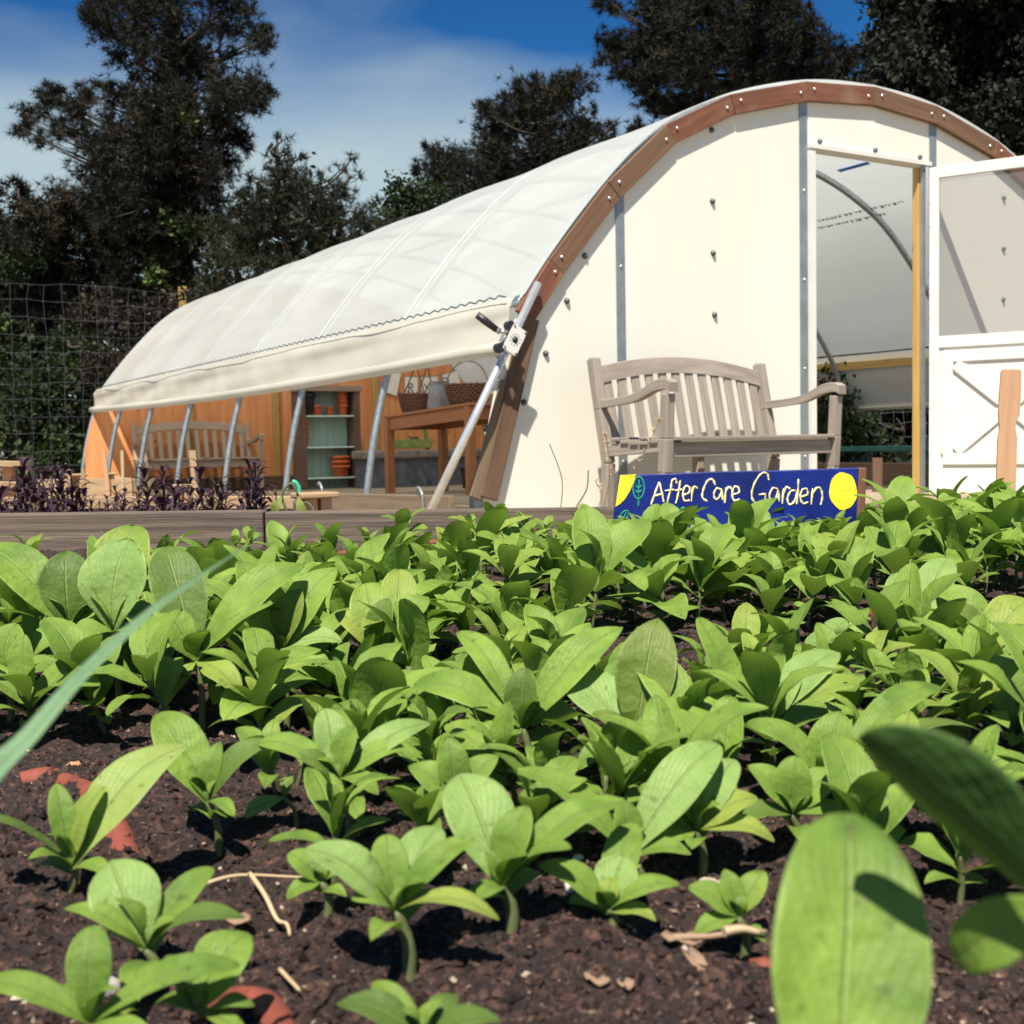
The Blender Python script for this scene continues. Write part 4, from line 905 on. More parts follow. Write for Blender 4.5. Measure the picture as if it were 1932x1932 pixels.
so2 = MB().add([(A0[0], A0[1], .13), (B0[0], B0[1], .13), (B1[0], B1[1], .13), (A1[0], A1[1], .13)], [(0, 1, 2, 3)]).build('soil', MT['soil']); tag(so2, kind='structure')
# further beds of new timber
nb = empty('raised_bed', at(230, 905, 7.5) * V((1, 1, 0)), 0, 'pale new timber bed in front of the greenhouse far corner', 'bed'); q0 = V(nb.location)
a, b = onz(70, 905, .16), onz(250, 905, .14); seg(MB(), a, b, .16, .2, .05).build('plank', MT['newwood'], nb, .004)
seg(MB(), b, G(-.35, 8.0, 0), .15, .2, .05).build('plank', MT['newwood'], nb, .004)
rl = empty('timber_rail', at(10, 900, 7.2) * V((1, 1, 0)), 0, 'two pale timber rails on short posts at left picture edge', 'rail'); q0 = V(rl.location)
for py in (876, 915):
    a, b = at(-60, py - 3, 7.2), at(44, py, 7.2); MB().bar(a - q0, b - q0, .09, .035).build('rail', MT['newwood'], rl, .004)
for px in (-40, 16): a = at(px, 880, 7.25); MB().bar((a[0] - q0[0], a[1] - q0[1], -.05), a - q0, .06, .06, (0, 1, 0)).build('post', MT['stake'], rl, .003)
a = at(52, 862, 7.3); o = MB().tube([(0, 0, -a[2] - .1), (0, 0, 0)], .033, 10).build('log_post', MT['bark'], None, 0, a); tag(o, 'short grey-brown log post at the end of the rails', 'post')
def stake(px, ytop, dep, wd, label, mat='straw', lean=0.0):
    t = at(px, ytop, dep); o = MB().bar((lean, 0, -t[2] - .05), (0, 0, 0), wd, wd * .5, (0, 1, 0)).build('thin_stake', MT[mat], None, .001, t); return tag(o, label, 'stake', 'thin wooden stakes in the beds')
stake(196, 850, 7.2, .024, 'flat thin stake between first and second hoop, darker wood', 'stake', .03)
stake(230, 850, 7.2, .018, 'thinnest pale stake left of the indoor bench')
stake(363, 850, 5.4, .032, 'broad pale stake in front of the indoor bench', 'newwood', .03)
stake(131, 886, 7.6, .024, 'short pale stake at left side of the wide post cap', 'newwood')
stake(157, 885, 7.6, .020, 'short pale stake at right side of the wide post cap', 'newwood')

# ================================================================ FRONT BED
PL0, PL1, PL2 = onz(-420, 976, .28), onz(497, 964.5, .28), onz(1160, 955, .28)
pdv = nrm((PL2 - PL0) * V((1, 1, 0))); PLR = PL0 + pdv * 4.6; pnv = V((-pdv[1], pdv[0], 0))
fb = empty('raised_bed', PL1 * V((1, 1, 0)), 0, 'weathered grey plank bed full of green seedlings in front', 'bed'); q0 = V(fb.location)
def plk(a, b, zt, hgt, th=.038): a, b = V(a) + pnv * th / 2, V(b) + pnv * th / 2; return MB().bar((a[0] - q0[0], a[1] - q0[1], zt - hgt / 2), (b[0] - q0[0], b[1] - q0[1], zt - hgt / 2), th, hgt)
plk(PL0, PL1 - pdv * .002, .282, .29).build('plank', MT['bedwood'], fb, .005)
plk(PL1 + pdv * .002, PLR, .278, .286).build('plank', MT['bedwood'], fb, .005)
NR0, NR1 = PL0 - pnv * 2.75, PLR - pnv * 2.75
plk(NR0, NR1, .27, .28).build('plank', MT['bedwood'], fb, .005)
MB().bar(NR0 * V((1, 1, 0)) - q0 + (0, 0, .13), PL0 * V((1, 1, 0)) - q0 + (0, 0, .13), .038, .28).build('plank', MT['bedwood'], fb, .005)
MB().bar(NR1 * V((1, 1, 0)) - q0 + (0, 0, .13), PLR * V((1, 1, 0)) - q0 + (0, 0, .13), .038, .28).build('plank', MT['bedwood'], fb, .005)
# soil: fine where near
def soilh(x, y): return SOILZ + .020 * vnoise(x * 4, y * 4, 3, 3) + .015 * vnoise(x * 24, y * 24, 4, 3) + .0065 * vnoise(x * 85, y * 85, 6, 3)
ys = np.concatenate([np.linspace(.12, .34, 24), .34 * (3.0 / .34) ** np.linspace(.004, 1, 330)]); us = np.linspace(-.62, .62, 420)
YY, UU = np.meshgrid(ys, us, indexing='ij'); XX = UU * (YY + .25); ZZ = soilh(XX, YY)
xw = np.array([-2.1, 2.9])
Pn = np.stack([XX, YY, ZZ], 2)
# clip to the inside of the far plank
dist = (Pn - PL0) @ pnv; over = np.clip(dist + .002, 0, None); Pn -= pnv * over[..., None]
nu, nv = Pn.shape[:2]; me = bpy.data.meshes.new('soil'); idx = np.arange(nu * nv).reshape(nu, nv)
q = np.stack([idx[:-1, :-1], idx[:-1, 1:], idx[1:, 1:], idx[1:, :-1]], 2).reshape(-1)
me.vertices.add(nu * nv); me.vertices.foreach_set('co', Pn.astype(np.float32).ravel()); me.loops.add(len(q)); me.loops.foreach_set('vertex_index', q.astype(np.int32))
npoly = len(q) // 4; me.polygons.add(npoly); me.polygons.foreach_set('loop_start', np.arange(0, npoly * 4, 4, dtype=np.int32)); me.polygons.foreach_set('loop_total', np.full(npoly, 4, np.int32)); me.polygons.foreach_set('use_smooth', np.ones(npoly, bool))
me.materials.append(MT['soil']); me.update(); me.validate(); so_ = link(bpy.data.objects.new('soil', me)); tag(so_, kind='structure')
o = MB().add([NR0 * V((1, 1, 0)) + (0, 0, .165), NR1 * V((1, 1, 0)) + (0, 0, .165), PLR * V((1, 1, 0)) + (0, 0, .165), PL0 * V((1, 1, 0)) + (0, 0, .165)], [(0, 1, 2, 3)]).build('soil', MT['soil']); tag(o, kind='structure')
# crumbs, bark flakes and grit lying on the soil
r_ = np.random.default_rng(12); n = 70000; dd = .36 * (2.3 / .36) ** (r_.random(n) ** 1.25); ux = r_.uniform(-.5, .5, n); cx, cy = ux * (dd + .1), dd
sz = np.exp(r_.normal(math.log(.00085), .55, n)) * np.where(dd > 1, 1.5, 1); sz = np.clip(sz, .0004, .0045)
oc = V([(1, 0, 0), (-1, 0, 0), (0, 1, 0), (0, -1, 0), (0, 0, 1), (0, 0, -1)]); of = np.array([(0, 2, 4), (2, 1, 4), (1, 3, 4), (3, 0, 4), (2, 0, 5), (1, 2, 5), (3, 1, 5), (0, 3, 5)])
sc3 = r_.uniform(.5, 1.3, (n, 1, 3)); ang = r_.uniform(0, 6.28, n); vv = oc[None] * sc3 * sz[:, None, None] + r_.normal(0, .22, (n, 6, 3)) * sz[:, None, None]
long = r_.random(n) < .05; vv[long, :, 0] *= 3.0; vv[long, :, 2] *= .5
ca, sa = np.cos(ang)[:, None], np.sin(ang)[:, None]; rx = vv[:, :, 0] * ca - vv[:, :, 1] * sa; ry = vv[:, :, 0] * sa + vv[:, :, 1] * ca
vv = np.stack([rx + cx[:, None], ry + cy[:, None], vv[:, :, 2] + (soilh(cx, cy) + sz * .35)[:, None]], 2)
tri = vv[:, of, :].reshape(-1, 3); tn = np.repeat(np.clip(np.where(r_.random(n) < .035, r_.uniform(.9, 1, n), r_.uniform(0, .85, n)), 0, 1), 24)
o = bpy.data.objects.new('soil_crumbs', tri_mesh('soil_crumbs', tri, 3, tn, MT['crumb'])); link(o); tag(o, 'crumbs of dark potting soil, bark and grit lying over the bed', 'soil crumbs', None, 'stuff')

# ---- red-brown soaker hose looping through the bed
def sp(px, py, up=0.0): p = onz(px, py, SOILZ + up); return V((p[0], p[1], soilh(np.array([p[0]]), np.array([p[1]]))[0] + up))
def hose(label, pxs, r, up=.006):
    pts = catmull([sp(x, y, up) for x, y in pxs], 6); o = MB().tube(pts, r, 10).build('soaker_hose', MT['hose']); return tag(o, label, 'hose', 'lengths of red-brown soaker hose')
hose('long red-brown hose in front of the far plank', [(-60, 1084), (40, 1080), (120, 1072), (250, 1066), (420, 1062), (520, 1054), (640, 1050), (780, 1040), (900, 1034), (1040, 1040)], .0085, .001)
hose('second red-brown hose line among the left seedlings', [(330, 1120), (440, 1104), (560, 1092), (700, 1100), (850, 1104)], .0085, .001)
hose('red-brown hose piece behind the tall upright leaf at centre', [(1040, 1290), (1110, 1262), (1180, 1262), (1230, 1290), (1320, 1306), (1420, 1310)], .0095, .001)
hose('red-brown hose piece among the right seedlings', [(1640, 1165), (1690, 1186), (1760, 1196), (1800, 1220), (1830, 1260)], .0095, .001)
hose('red-brown hose arc at the left edge beside a tan stone', [(40, 1470), (90, 1466), (140, 1490), (185, 1545), (230, 1610), (262, 1680), (250, 1760)], .0092, -.0038)
hose('red-brown hose end at the bottom edge of the bed', [(400, 1980), (436, 1905), (486, 1896), (520, 1950), (540, 2040)], .0085, -.0036)

# ---- small things on the soil
def pebble(label, px, py, r, mat, sz=(1, .8, .6)):
    mb = MB().ball((0, 0, 0), r, 12, 0, sz); rr = random.Random(px)
    for i in range(len(mb.v)): x, y, z = mb.v[i]; k = 1 + .10 * math.sin(x * 900 + rr.random()) + .08 * math.cos(z * 700 + y * 800); mb.v[i] = (x * k, y * k, z * k)
    o = mb.build('pebble', MT[mat], None, 0, sp(px, py, r * .35)); o.rotation_euler = (0, 0, rr.uniform(0, 6)); tag(o, label, 'pebble')
pebble('tan pebble beside the hose arc at left', 140, 1447, .0075, 'rocktan'); pebble('grey pebble between the two lower-left seedlings', 212, 1832, .0075, 'rockgrey', (1, .7, .7))
pebble('white pebble right of the central seedling stems', 1088, 1716, .0075, 'rockwhite'); pebble('small red-brown pebble left of the big blurred leaf', 1440, 1850, .006, 'hose')
pebble('small pale pebble below the tall stems at centre', 1090, 1650, .004, 'rockwhite')
def strip(name, label, pxs, r, mat, cat, up=.004):
    pts = catmull([sp(x, y, up + (u_ or 0)) for x, y, u_ in pxs], 5); o = MB().tube(pts, [r * (1.1 - .5 * i / len(pts)) for i in range(len(pts))], 6).build(name, MT[mat]); tag(o, label, cat)
strip('root_bit', 'pale bent root lying on bare soil at lower left centre', [(472, 1650, .004), (500, 1682, .005), (522, 1704, .004), (540, 1712, .002), (546, 1732, .0)], .0014, 'straw', 'root')
strip('straw', 'long thin tan straw lying behind the pale root', [(392, 1680, .0), (450, 1656, .003), (540, 1642, .003), (604, 1640, .002)], .0011, 'straw', 'straw')
strip('straw', 'short tan straw on the bare soil below the pale root', [(528, 1846, 0), (566, 1880, .001)], .001, 'straw', 'straw')
strip('stick', 'dark stick with pale tip beside the big blurred leaf', [(1270, 1812, .0), (1340, 1790, .006), (1400, 1766, .012), (1446, 1746, .016)], .0016, 'twiglight', 'stick')
strip('straw', 'pale tip of the stick beside the big blurred leaf', [(1366, 1784, .011), (1400, 1768, .0135), (1432, 1752, .0165)], .0023, 'straw', 'straw')
def chip(label, px, py, lx, ly, rot):
    P = [[(lx * (i / 4 - .5) * (1 - .3 * abs(j - 1)), ly * (j / 2 - .5), .0015 * math.sin(i * 1.7 + j)) for j in range(3)] for i in range(5)]
    o = MB().grid(P).build('bark_chip', MT['twiglight'], None, 0, sp(px, py, .004)); o.rotation_euler = (.15, .1, rot); m_ = o.modifiers.new('thick', 'SOLIDIFY'); m_.thickness = .0012; tag(o, label, 'bark chip')
chip('long tan bark chip under the dark stick', 1290, 1812, .021, .007, .1); chip('upright tan bark chip left of the big blurred leaf', 1312, 1872, .007, .017, .3); chip('brown bark chip beside the pale root', 440, 1722, .022, .008, -.5); chip('small tan bark chip at bottom centre', 1126, 1860, .012, .004, -.4); chip('tiny pale bark chip beneath the central seedlings', 1180, 1862, .007, .005, .3)

# ================================================================ SIGN
SG = .555 / 1555
def at_d(x, y, d): return at(x, y, d)
sTL, sTR = at(1169, 896, 2.66), at(1620, 882.5, 2.655)
sx = nrm(sTR - sTL); su = nrm(V((0, 0, 1)) - sx * sx[2]); sn = np.cross(su, sx); sn = sn if sn[1] < 0 else -sn
K_ = np.linalg.norm(sTR - sTL) / 1555
sg = empty('garden_sign', sTL * V((1, 1, 0)) + V((0, 0, SOILZ)), 0, 'blue hand-painted sign with yellow lettering and yellow sun', 'sign'); q0 = V(sg.location)
def S(px, py, t=0.0): ytop = 160 - (px - 125) * .0309; return sTL + sx * (px - 125) * K_ - su * (py - ytop) * K_ + sn * t - q0
bd = MB(); outl = [(125, 160), (400, 162), (760, 157), (1200, 163), (1680, 160), (1662, 700), (60, 700), (85, 395), (104, 300)]
bd.prism([(x, y) for x, y in outl], lambda x, y, t: S(x, y - (x - 125) * .0309, t), -.022, 0.0); bd.build('board', MT['bluepaint'], sg, .002)
MB().bar(S(1706, 112, -.012), S(1668, 800, -.012), 48 * K_ * 1.1, .03, sn).build('post', MT['cedar'], sg, .003)
def blob(poly, t0, t1, mat, name): mb = MB().prism(poly, lambda x, y, t: S(x, y, t), t0, t1); return mb.build(name, MT[mat], sg)
rr = random.Random(3)
blob([(1576 + 90 * math.cos(a) * (1 + .03 * math.sin(5 * a)), 264 + 122 * math.sin(a) * (1 + .02 * math.cos(7 * a))) for a in np.linspace(0, 2 * math.pi, 40, endpoint=False)], .0, .0018, 'sunyellow', 'sun_emblem')
blob([(129, 162), (232, 155), (212, 215), (190, 262), (158, 315), (122, 350), (92, 368), (104, 298), (116, 230)], .0, .0015, 'sunyellow', 'corner_patch')
def strokes(lst, wd, mat, name, t=.0015, jit=0):
    mb = MB()
    for st in lst:
        pts = catmull(st, 6) if len(st) > 2 else [V(st[0]) * (1 - k / 4) + V(st[1]) * k / 4 for k in range(5)]
        n = len(pts); P = []
        for i, p in enumerate(pts):
            d = nrm(V(pts[min(i + 1, n - 1)]) - V(pts[max(i - 1, 0)])); nn = V((-d[1], d[0])); ww = wd * (.82 + .22 * math.sin(i * 1.3 + st[0][0])) * (1 if 0 < i < n - 1 else .7)
            P.append([S(*(p - nn * ww / 2), t * .3), S(*(p - nn * ww * .3), t), S(*(p + nn * ww * .3), t), S(*(p + nn * ww / 2), t * .3)])
        mb.grid(P)
    return mb.build(name, MT[mat], sg)
TXT = [[(325, 355), (352, 280), (382, 205)], [(382, 205), (396, 270), (408, 335)], [(345, 298), (400, 284)],
       [(496, 215), (488, 188), (466, 198), (455, 255), (430, 345)], [(418, 264), (478, 256)], [(520, 195), (505, 280), (487, 345)], [(482, 262), (530, 254)],
       [(540, 290), (574, 275), (578, 242), (552, 234), (535, 275), (542, 326), (576, 326)], [(588, 332), (600, 236)], [(598, 268), (612, 236), (630, 250)],
       [(745, 226), (730, 190), (698, 197), (670, 250), (660, 305), (692, 332)], [(786, 256), (755, 248), (736, 284), (746, 320), (774, 300), (789, 252)], [(789, 252), (792, 322)],
       [(805, 342), (815, 240)], [(813, 272), (834, 236), (852, 254)], [(860, 287), (899, 274), (894, 240), (868, 240), (854, 284), (866, 326), (902, 318)],
       [(1095, 192), (1085, 152), (1050, 150), (1010, 200), (984, 270), (990, 326), (1030, 352), (1066, 334), (1072, 286)], [(1028, 288), (1074, 284)], [(1072, 286), (1068, 358)],
       [(1150, 252), (1120, 246), (1098, 292), (1110, 332), (1140, 312), (1154, 254)], [(1155, 252), (1160, 332)], [(1180, 347), (1190, 246)], [(1188, 282), (1210, 238), (1232, 252)],
       [(1266, 262), (1236, 266), (1214, 312), (1226, 352), (1258, 332), (1282, 262)], [(1288, 185), (1283, 270), (1274, 350)],
       [(1298, 304), (1344, 287), (1340, 252), (1312, 256), (1298, 304), (1314, 346), (1348, 336)], [(1368, 352), (1380, 246)], [(1378, 284), (1408, 242), (1434, 256), (1441, 304), (1430, 354)]]
strokes(TXT, 14.5, 'cream', 'lettering', .0014)
strokes([[(x + 2.5, y + 1) for x, y in st] for st in TXT[3:6] + TXT[8:10] + TXT[16:22] + TXT[24:]], 4.2, 'ochre', 'letter_core', .0021)  # thin ochre core lines painted along the cream letter strokes
lf = lambda cx, cy, rx, ry, tl: [[(cx + rx * math.cos(a) + tl * math.sin(a), cy + ry * math.sin(a)) for a in np.linspace(-math.pi / 2, 1.5 * math.pi, 17)]]
strokes(lf(247, 245, 36, 72, -4) + [[(252, 190), (246, 270), (242, 365)], [(246, 250), (228, 226)], [(246, 250), (266, 226)], [(245, 280), (224, 262)], [(245, 280), (268, 258)]], 12, 'tealpaint', 'leaf_emblem')
strokes(lf(146, 432, 26, 40, -18) + [[(164, 400), (134, 470)]], 9, 'tealpaint', 'leaf_emblem'); strokes(lf(530, 402, 12, 30, -4) + [[(532, 372), (524, 440)]], 14, 'tealpaint', 'leaf_emblem'); strokes([[(420, 440), (450, 425), (490, 432)], [(425, 455), (470, 450)]], 14, 'tealpaint', 'leaf_emblem')
# paint stirrer used as a stake, at the right
stp = at(1907, 700, 2.72); kx = 2.72 / FPX
sprof = [(-19, 0), (-17, -3), (17, -3), (20, 0), (20, 52), (19, 84), (13, 94), (12, 110), (16, 126), (16, 280), (15, 420), (-22, 420), (-22, 280), (-22, 130), (-19, 112), (-20, 96), (-22, 82), (-21, 40)]
mb = MB(); mb.prism([(x * kx, -y * kx) for x, y in sprof], lambda x, y, t: (x, t, y), -.003, .003)
for j in range(len(mb.uv)): a, b = mb.uv[j]; mb.uv[j] = (b, a)
o = mb.build('paint_stirrer', MT['stake'], None, .0008, stp); o.rotation_euler = (0, R(1.5), R(4)); tag(o, 'flat wooden paint stirrer with side notches standing as a stake', 'stake')
# dry grass stalks and thin dark sticks by the bench
def stalk(label, base, tipp, r, mat, seeds=0):
    rr = random.Random(int(base[0] * 1000)); a, b = V(base), V(tipp); m_ = (a + b) / 2 + V((.02, 0, .01)); mb = MB(); pts = catmull([a, m_, b], 6); mb.tube([p - a for p in pts], list(np.linspace(r, r * .5, len(pts))), 5)
    sd = mb
    for i in range(seeds):
        q = .55 + .45 * rr.random(); p = V(pts[min(len(pts) - 1, int(q * (len(pts) - 1)))]) - a; d = nrm(V((rr.uniform(-1, 1), rr.uniform(-1, 1), rr.uniform(.6, 1.6)))); sd.tube([p, p + d * .008, p + d * .018], [.0009, .0019, .0004], 5)
    t = mb.build('stalk' if not seeds else 'grass_stalk', MT[mat], None, 0, a); tag(t, label, 'stalk')
stalk('thin dark stick standing left of the bench, leaning right', onz(1058, 960, .15), at(1037, 838, 3.2), .0022, 'black'); stalk('thin dark stick leaning right beside the bench leg', onz(1086, 958, .15), at(1110, 888, 3.2), .003, 'brown')
stalk('dry grass stalk with seed head before the left bench leg', onz(1138, 962, .13), at(1142, 812, 3.25), .0022, 'straw', 24); stalk('arching dry grass stalk with seeds before the left armrest', onz(1150, 958, .13), at(1250, 782, 3.3), .0016, 'straw', 18)
stalk('short dry grass stalk in front of the bench leg foot', onz(1126, 962, .13), at(1122, 905, 3.2), .0016, 'straw', 10)

# ================================================================ SEEDLINGS
def leaf_grid(P0, P1, W, hint, bow=.10, cup=.22, nu=9, nv=5, tipc=.0, wav=.02, seed=0, tqv=None):
    tq = tqv or .50 + .22 * (math.sin(seed * 7.3 + W * 900) * .5 + .5); wm = .50 + .10 * (math.sin(seed * 3.1 + W * 500) * .5 + .5); wav = wav * 1.5
    P0, P1 = V(P0), V(P1); d = P1 - P0; Ln = np.linalg.norm(d); a = d / Ln; h = V(hint); h = h - a * (h @ a)
    if np.linalg.norm(h) < 1e-3: h = V((0, -1, 0.01)); h = h - a * (h @ a)
    n = nrm(h); s = np.cross(n, a); ks = np.linspace(0, 1, nu); ts = np.sin(math.pi / 2 * ks) ** 1.25; G_ = []
    for k, t in zip(ks, ts):
        w_ = W / 2 * ((.16 + .84 * math.sin(math.pi / 2 * t / wm) ** 1.2) if t < wm else max(.012, 1 - ((t - wm) / (1 - wm)) ** 2.1) ** tq); row = []
        if k == 1: w_ = W * .02
        c = P0 + d * t + n * (bow * Ln * 4 * t * (1 - t) - tipc * Ln * max(0, t - .6) ** 2 * 3)
        for j in range(nv):
            q = -1 + 2 * j / (nv - 1)
            row.append(c + s * q * w_ + n * (cup * w_ * abs(q) ** 1.4 + wav * W * math.sin(t * 8 + q * 2.4 + seed) * abs(q) + wav * .5 * W * math.sin(t * 5.0 + seed * 1.7)))
        G_.append(row)
    return G_, (lambda i, j: (ts[i], j / (nv - 1)))
def add_leaf(mb, *a, m=0, **k):
    g, f = leaf_grid(*a, **k); mb.grid(g, m, f); return mb
FEET = []
def near_plant(label, foot, node, lv, stem_r=.0022, extra_stems=(), dofs=0.0, group='seedlings growing nearest the camera'):
    """lv: (tip_x, tip_y, depth offset in m, width px, face, bow, material)"""
    f = sp(*foot); D = (f - CPOS) @ FW; FEET.append((f[0], f[1], .045)); t = empty('seedling', f, 0, label, 'seedling', None)
    nd = at(node[0], node[1], D + dofs)
    mid = (f + nd) / 2 + V((.003, 0, 0))
    MB().tube(catmull([V((0, 0, -.006)), mid - f, nd - f], 4), [stem_r * 1.15] * 4 + [stem_r] * 4 + [stem_r * .8], 7).build('stem', MT['stem'], t)
    for i, l in enumerate(lv):
        tx, ty, dd, wp, face, bow, mt = l[:7]; nb = nd if len(l) < 8 else at(l[7][0], l[7][1], D)
        tip = at(tx, ty, D + dofs + dd); r_h = (tip - nb) * V((1, 1, 0)); hint = V((0, 0, 1)) - nrm(r_h) * .35 + V((0, -1, .1)) * face
        W_ = wp * 1.03 / FPX * D; g, fn = leaf_grid(nb - f, tip - f, W_, hint, bow, .20 if face >= 0 else .1, 15, 9, .25, .022, i * 2.1 + foot[0])
        MB().grid(g, 0, fn).build('leaf', MT[mt], t)
    # a lower pair of leaves and a short inner pair, as on every young plant
    r3 = random.Random(foot[0] * 7 + foot[1]); az = r3.uniform(0, 3.1); low = (f + nd) / 2 + (nd - f) * .18
    if lv and len(lv) > 2:
        Lm = float(np.median([np.linalg.norm(at(l[0], l[1], D + dofs + l[2]) - nd) for l in lv])); Wm = float(np.median([l[3] for l in lv])) / FPX * D
        for k in range(4):
            a_ = az + k * 3.14 + (k // 2) * 1.5; el = r3.uniform(.02, .45) if k < 2 else r3.uniform(.9, 1.25); Lk = Lm * (r3.uniform(.6, .85) if k < 2 else r3.uniform(.42, .6)); o_ = low if k < 2 else nd
            d_ = V((math.cos(a_) * math.cos(el), math.sin(a_) * math.cos(el), math.sin(el))); g, fn = leaf_grid(o_ - f, o_ - f + d_ * Lk, max(Lk * .42, Wm * .7), V((0, 0, 1)) * math.cos(el) - V((math.cos(a_), math.sin(a_), 0)) * math.sin(el) + V((0, -.25, 0)), .12, .22, 13, 7, .35, .025, k + foot[1])
            MB().grid(g, 0, fn).build('leaf', MT['leaf'], t)
    # growing tip
    g, fn = leaf_grid(nd - f, nd - f + V((.002, .001, .010)), .005, (0, -1, 0), .1, .3, 6, 3); g2, _ = leaf_grid(nd - f, nd - f + V((-.002, .002, .009)), .005, (1, -1, 0), .1, .3, 6, 3)
    MB().grid(g, 0, fn).grid(g2, 0, fn).build('bud', MT['leafpale'], t)
    return t
LF, LP, LD = 'leaf', 'leafpale', 'leafdark'
near_plant('seedling at lower left with one very large pale leaf reaching right', (128, 1700), (135, 1634), [(338, 1392, .03, 112, .9, .10, LP), (182, 1484, .004, 62, .5, .08, LF), (106, 1478, .006, 48, .6, .06, LF), (-40, 1522, -.012, 62, -.1, .06, LD), (60, 1610, -.02, 40, .3, .1, LF)])
near_plant('seedling at lower left with broad oval leaf in front of the hose arc', (296, 1868), (276, 1790), [(206, 1618, .016, 128, 1.0, .10, LP), (394, 1630, .018, 66, .8, .05, LF), (128, 1702, -.004, 46, .5, .12, LF), (448, 1712, -.012, 56, .3, .10, LD)])
near_plant('seedling in the bottom left corner with leaf sweeping right', (180, 2010), (172, 1930), [(172, 1746, .010, 84, .7, .08, LF), (432, 1800, -.006, 66, .6, .08, LF), (-40, 1838, .0, 66, .4, .08, LF), (120, 1850, .012, 70, .4, .1, LF), (300, 1985, -.02, 60, .6, .1, LF)])
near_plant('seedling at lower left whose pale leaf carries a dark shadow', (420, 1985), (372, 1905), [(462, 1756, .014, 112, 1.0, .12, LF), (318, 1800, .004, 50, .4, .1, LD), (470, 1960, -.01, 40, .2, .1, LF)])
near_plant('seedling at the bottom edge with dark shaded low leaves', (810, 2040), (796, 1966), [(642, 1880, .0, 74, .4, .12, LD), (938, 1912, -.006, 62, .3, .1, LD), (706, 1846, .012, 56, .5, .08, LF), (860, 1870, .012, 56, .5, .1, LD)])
near_plant('seedling with crossed leaves left of the big blurred leaf', (1322, 1672), (1312, 1566), [(1212, 1478, .004, 70, .7, .08, LF), (1424, 1496, .0, 66, .6, .08, LF), (1384, 1424, .02, 70, .8, .05, LP), (1284, 1450, .012, 60, .9, .05, LF), (1460, 1572, -.012, 54, .4, .12, LF), (1240, 1590, -.012, 56, .5, .12, LF)])
near_plant('seedling with two small round leaves just above the big blurred leaf', (1506, 1624), (1494, 1536), [(1418, 1440, .004, 62, .7, .08, LF), (1580, 1446, .008, 66, .7, .06, LF), (1500, 1428, -.002, 72, 1.1, .05, LF), (1600, 1530, -.01, 50, .4, .1, LF), (1400, 1540, -.01, 50, .4, .1, LD)])
near_plant('seedling behind the large pale leaf at centre with narrow upright leaves', (872, 1612), (860, 1516), [(776, 1438, .004, 66, .7, .08, LF), (934, 1420, .006, 62, .7, .06, LF), (848, 1392, .0, 64, 1.1, .05, LF), (762, 1530, -.01, 56, .4, .1, LF), (960, 1530, -.01, 50, .4, .1, LF)])
near_plant('small seedling beside the long straw at lower centre', (616, 1736), (606, 1664), [(548, 1606, .0, 52, .8, .06, LF), (664, 1600, .004, 50, .7, .06, LF), (604, 1586, .004, 46, 1.0, .05, LP), (540, 1690, -.01, 40, .4, .1, LF)])
near_plant('small seedling by the dark stick, tucked against the big blurred leaf', (1400, 1810), (1392, 1730), [(1306, 1668, .0, 58, .7, .06, LF), (1440, 1640, .006, 54, .7, .06, LF), (1370, 1640, .004, 48, 1.0, .05, LF), (1310, 1760, -.01, 44, .4, .1, LF)])
near_plant('lone seedling left of centre with oval leaf and dark right leaf', (412, 1600), (392, 1512), [(300, 1336, .022, 92, .8, .08, LF), (498, 1388, .004, 58, .7, .10, LD), (410, 1398, .008, 40, .5, .06, LF), (352, 1416, .004, 40, .6, .05, LF), (440, 1530, -.02, 30, .3, .1, LF)])
near_plant('central front seedling with five spreading leaves on tall stem', (772, 1868), (745, 1718), [(588, 1590, -.004, 84, .7, .10, LP), (728, 1572, .012, 70, .6, .06, LF), (884, 1572, .008, 60, .6, .08, LF), (826, 1548, .030, 92, .7, .05, LP), (938, 1714, -.014, 54, .2, .12, LF), (670, 1690, -.012, 52, .6, .14, LF)], .0028)
near_plant('central seedling with large pale leaf over two thick stems', (962, 1800), (948, 1672), [(868, 1452, .026, 130, .9, .10, LP), (1168, 1492, .010, 76, .5, .10, LF), (1064, 1584, -.018, 60, .3, .08, LF), (985, 1520, .004, 80, .5, .05, LF), (905, 1690, -.02, 50, .4, .1, LF)], .003)
near_plant('seedling right of centre with small round seed leaf near the soil', (1150, 1800), (1146, 1716), [(1026, 1622, .0, 66, .6, .10, LF), (1276, 1658, -.006, 54, .4, .10, LF), (1176, 1612, .010, 84, .7, .06, LP), (1196, 1540, .03, 70, .7, .05, LF), (1122, 1800, -.004, 62, 1.2, .10, LP, (1128, 1748))])
near_plant('seedling with a long pale leaf pointing up right at centre', (1210, 1690), (1186, 1618), [(1352, 1392, .022, 100, .9, .08, LP), (972, 1432, .012, 74, .4, .10, LF), (1176, 1508, .0, 62, .5, .06, LF), (1165, 1570, -.012, 56, .6, .05, LF), (1300, 1600, -.01, 44, .4, .1, LF)])
near_plant('seedling with one tall upright spoon-shaped leaf at centre right', (1188, 1500), (1198, 1404), [(1238, 1164, .012, 112, 1.3, .05, LD), (1072, 1262, .030, 104, .9, .08, LP), (1124, 1340, -.004, 44, .8, .05, LD), (1300, 1452, -.02, 60, .5, .12, LF), (1330, 1350, .03, 66, .6, .10, LF), (1090, 1440, -.03, 56, .4, .1, LF)])
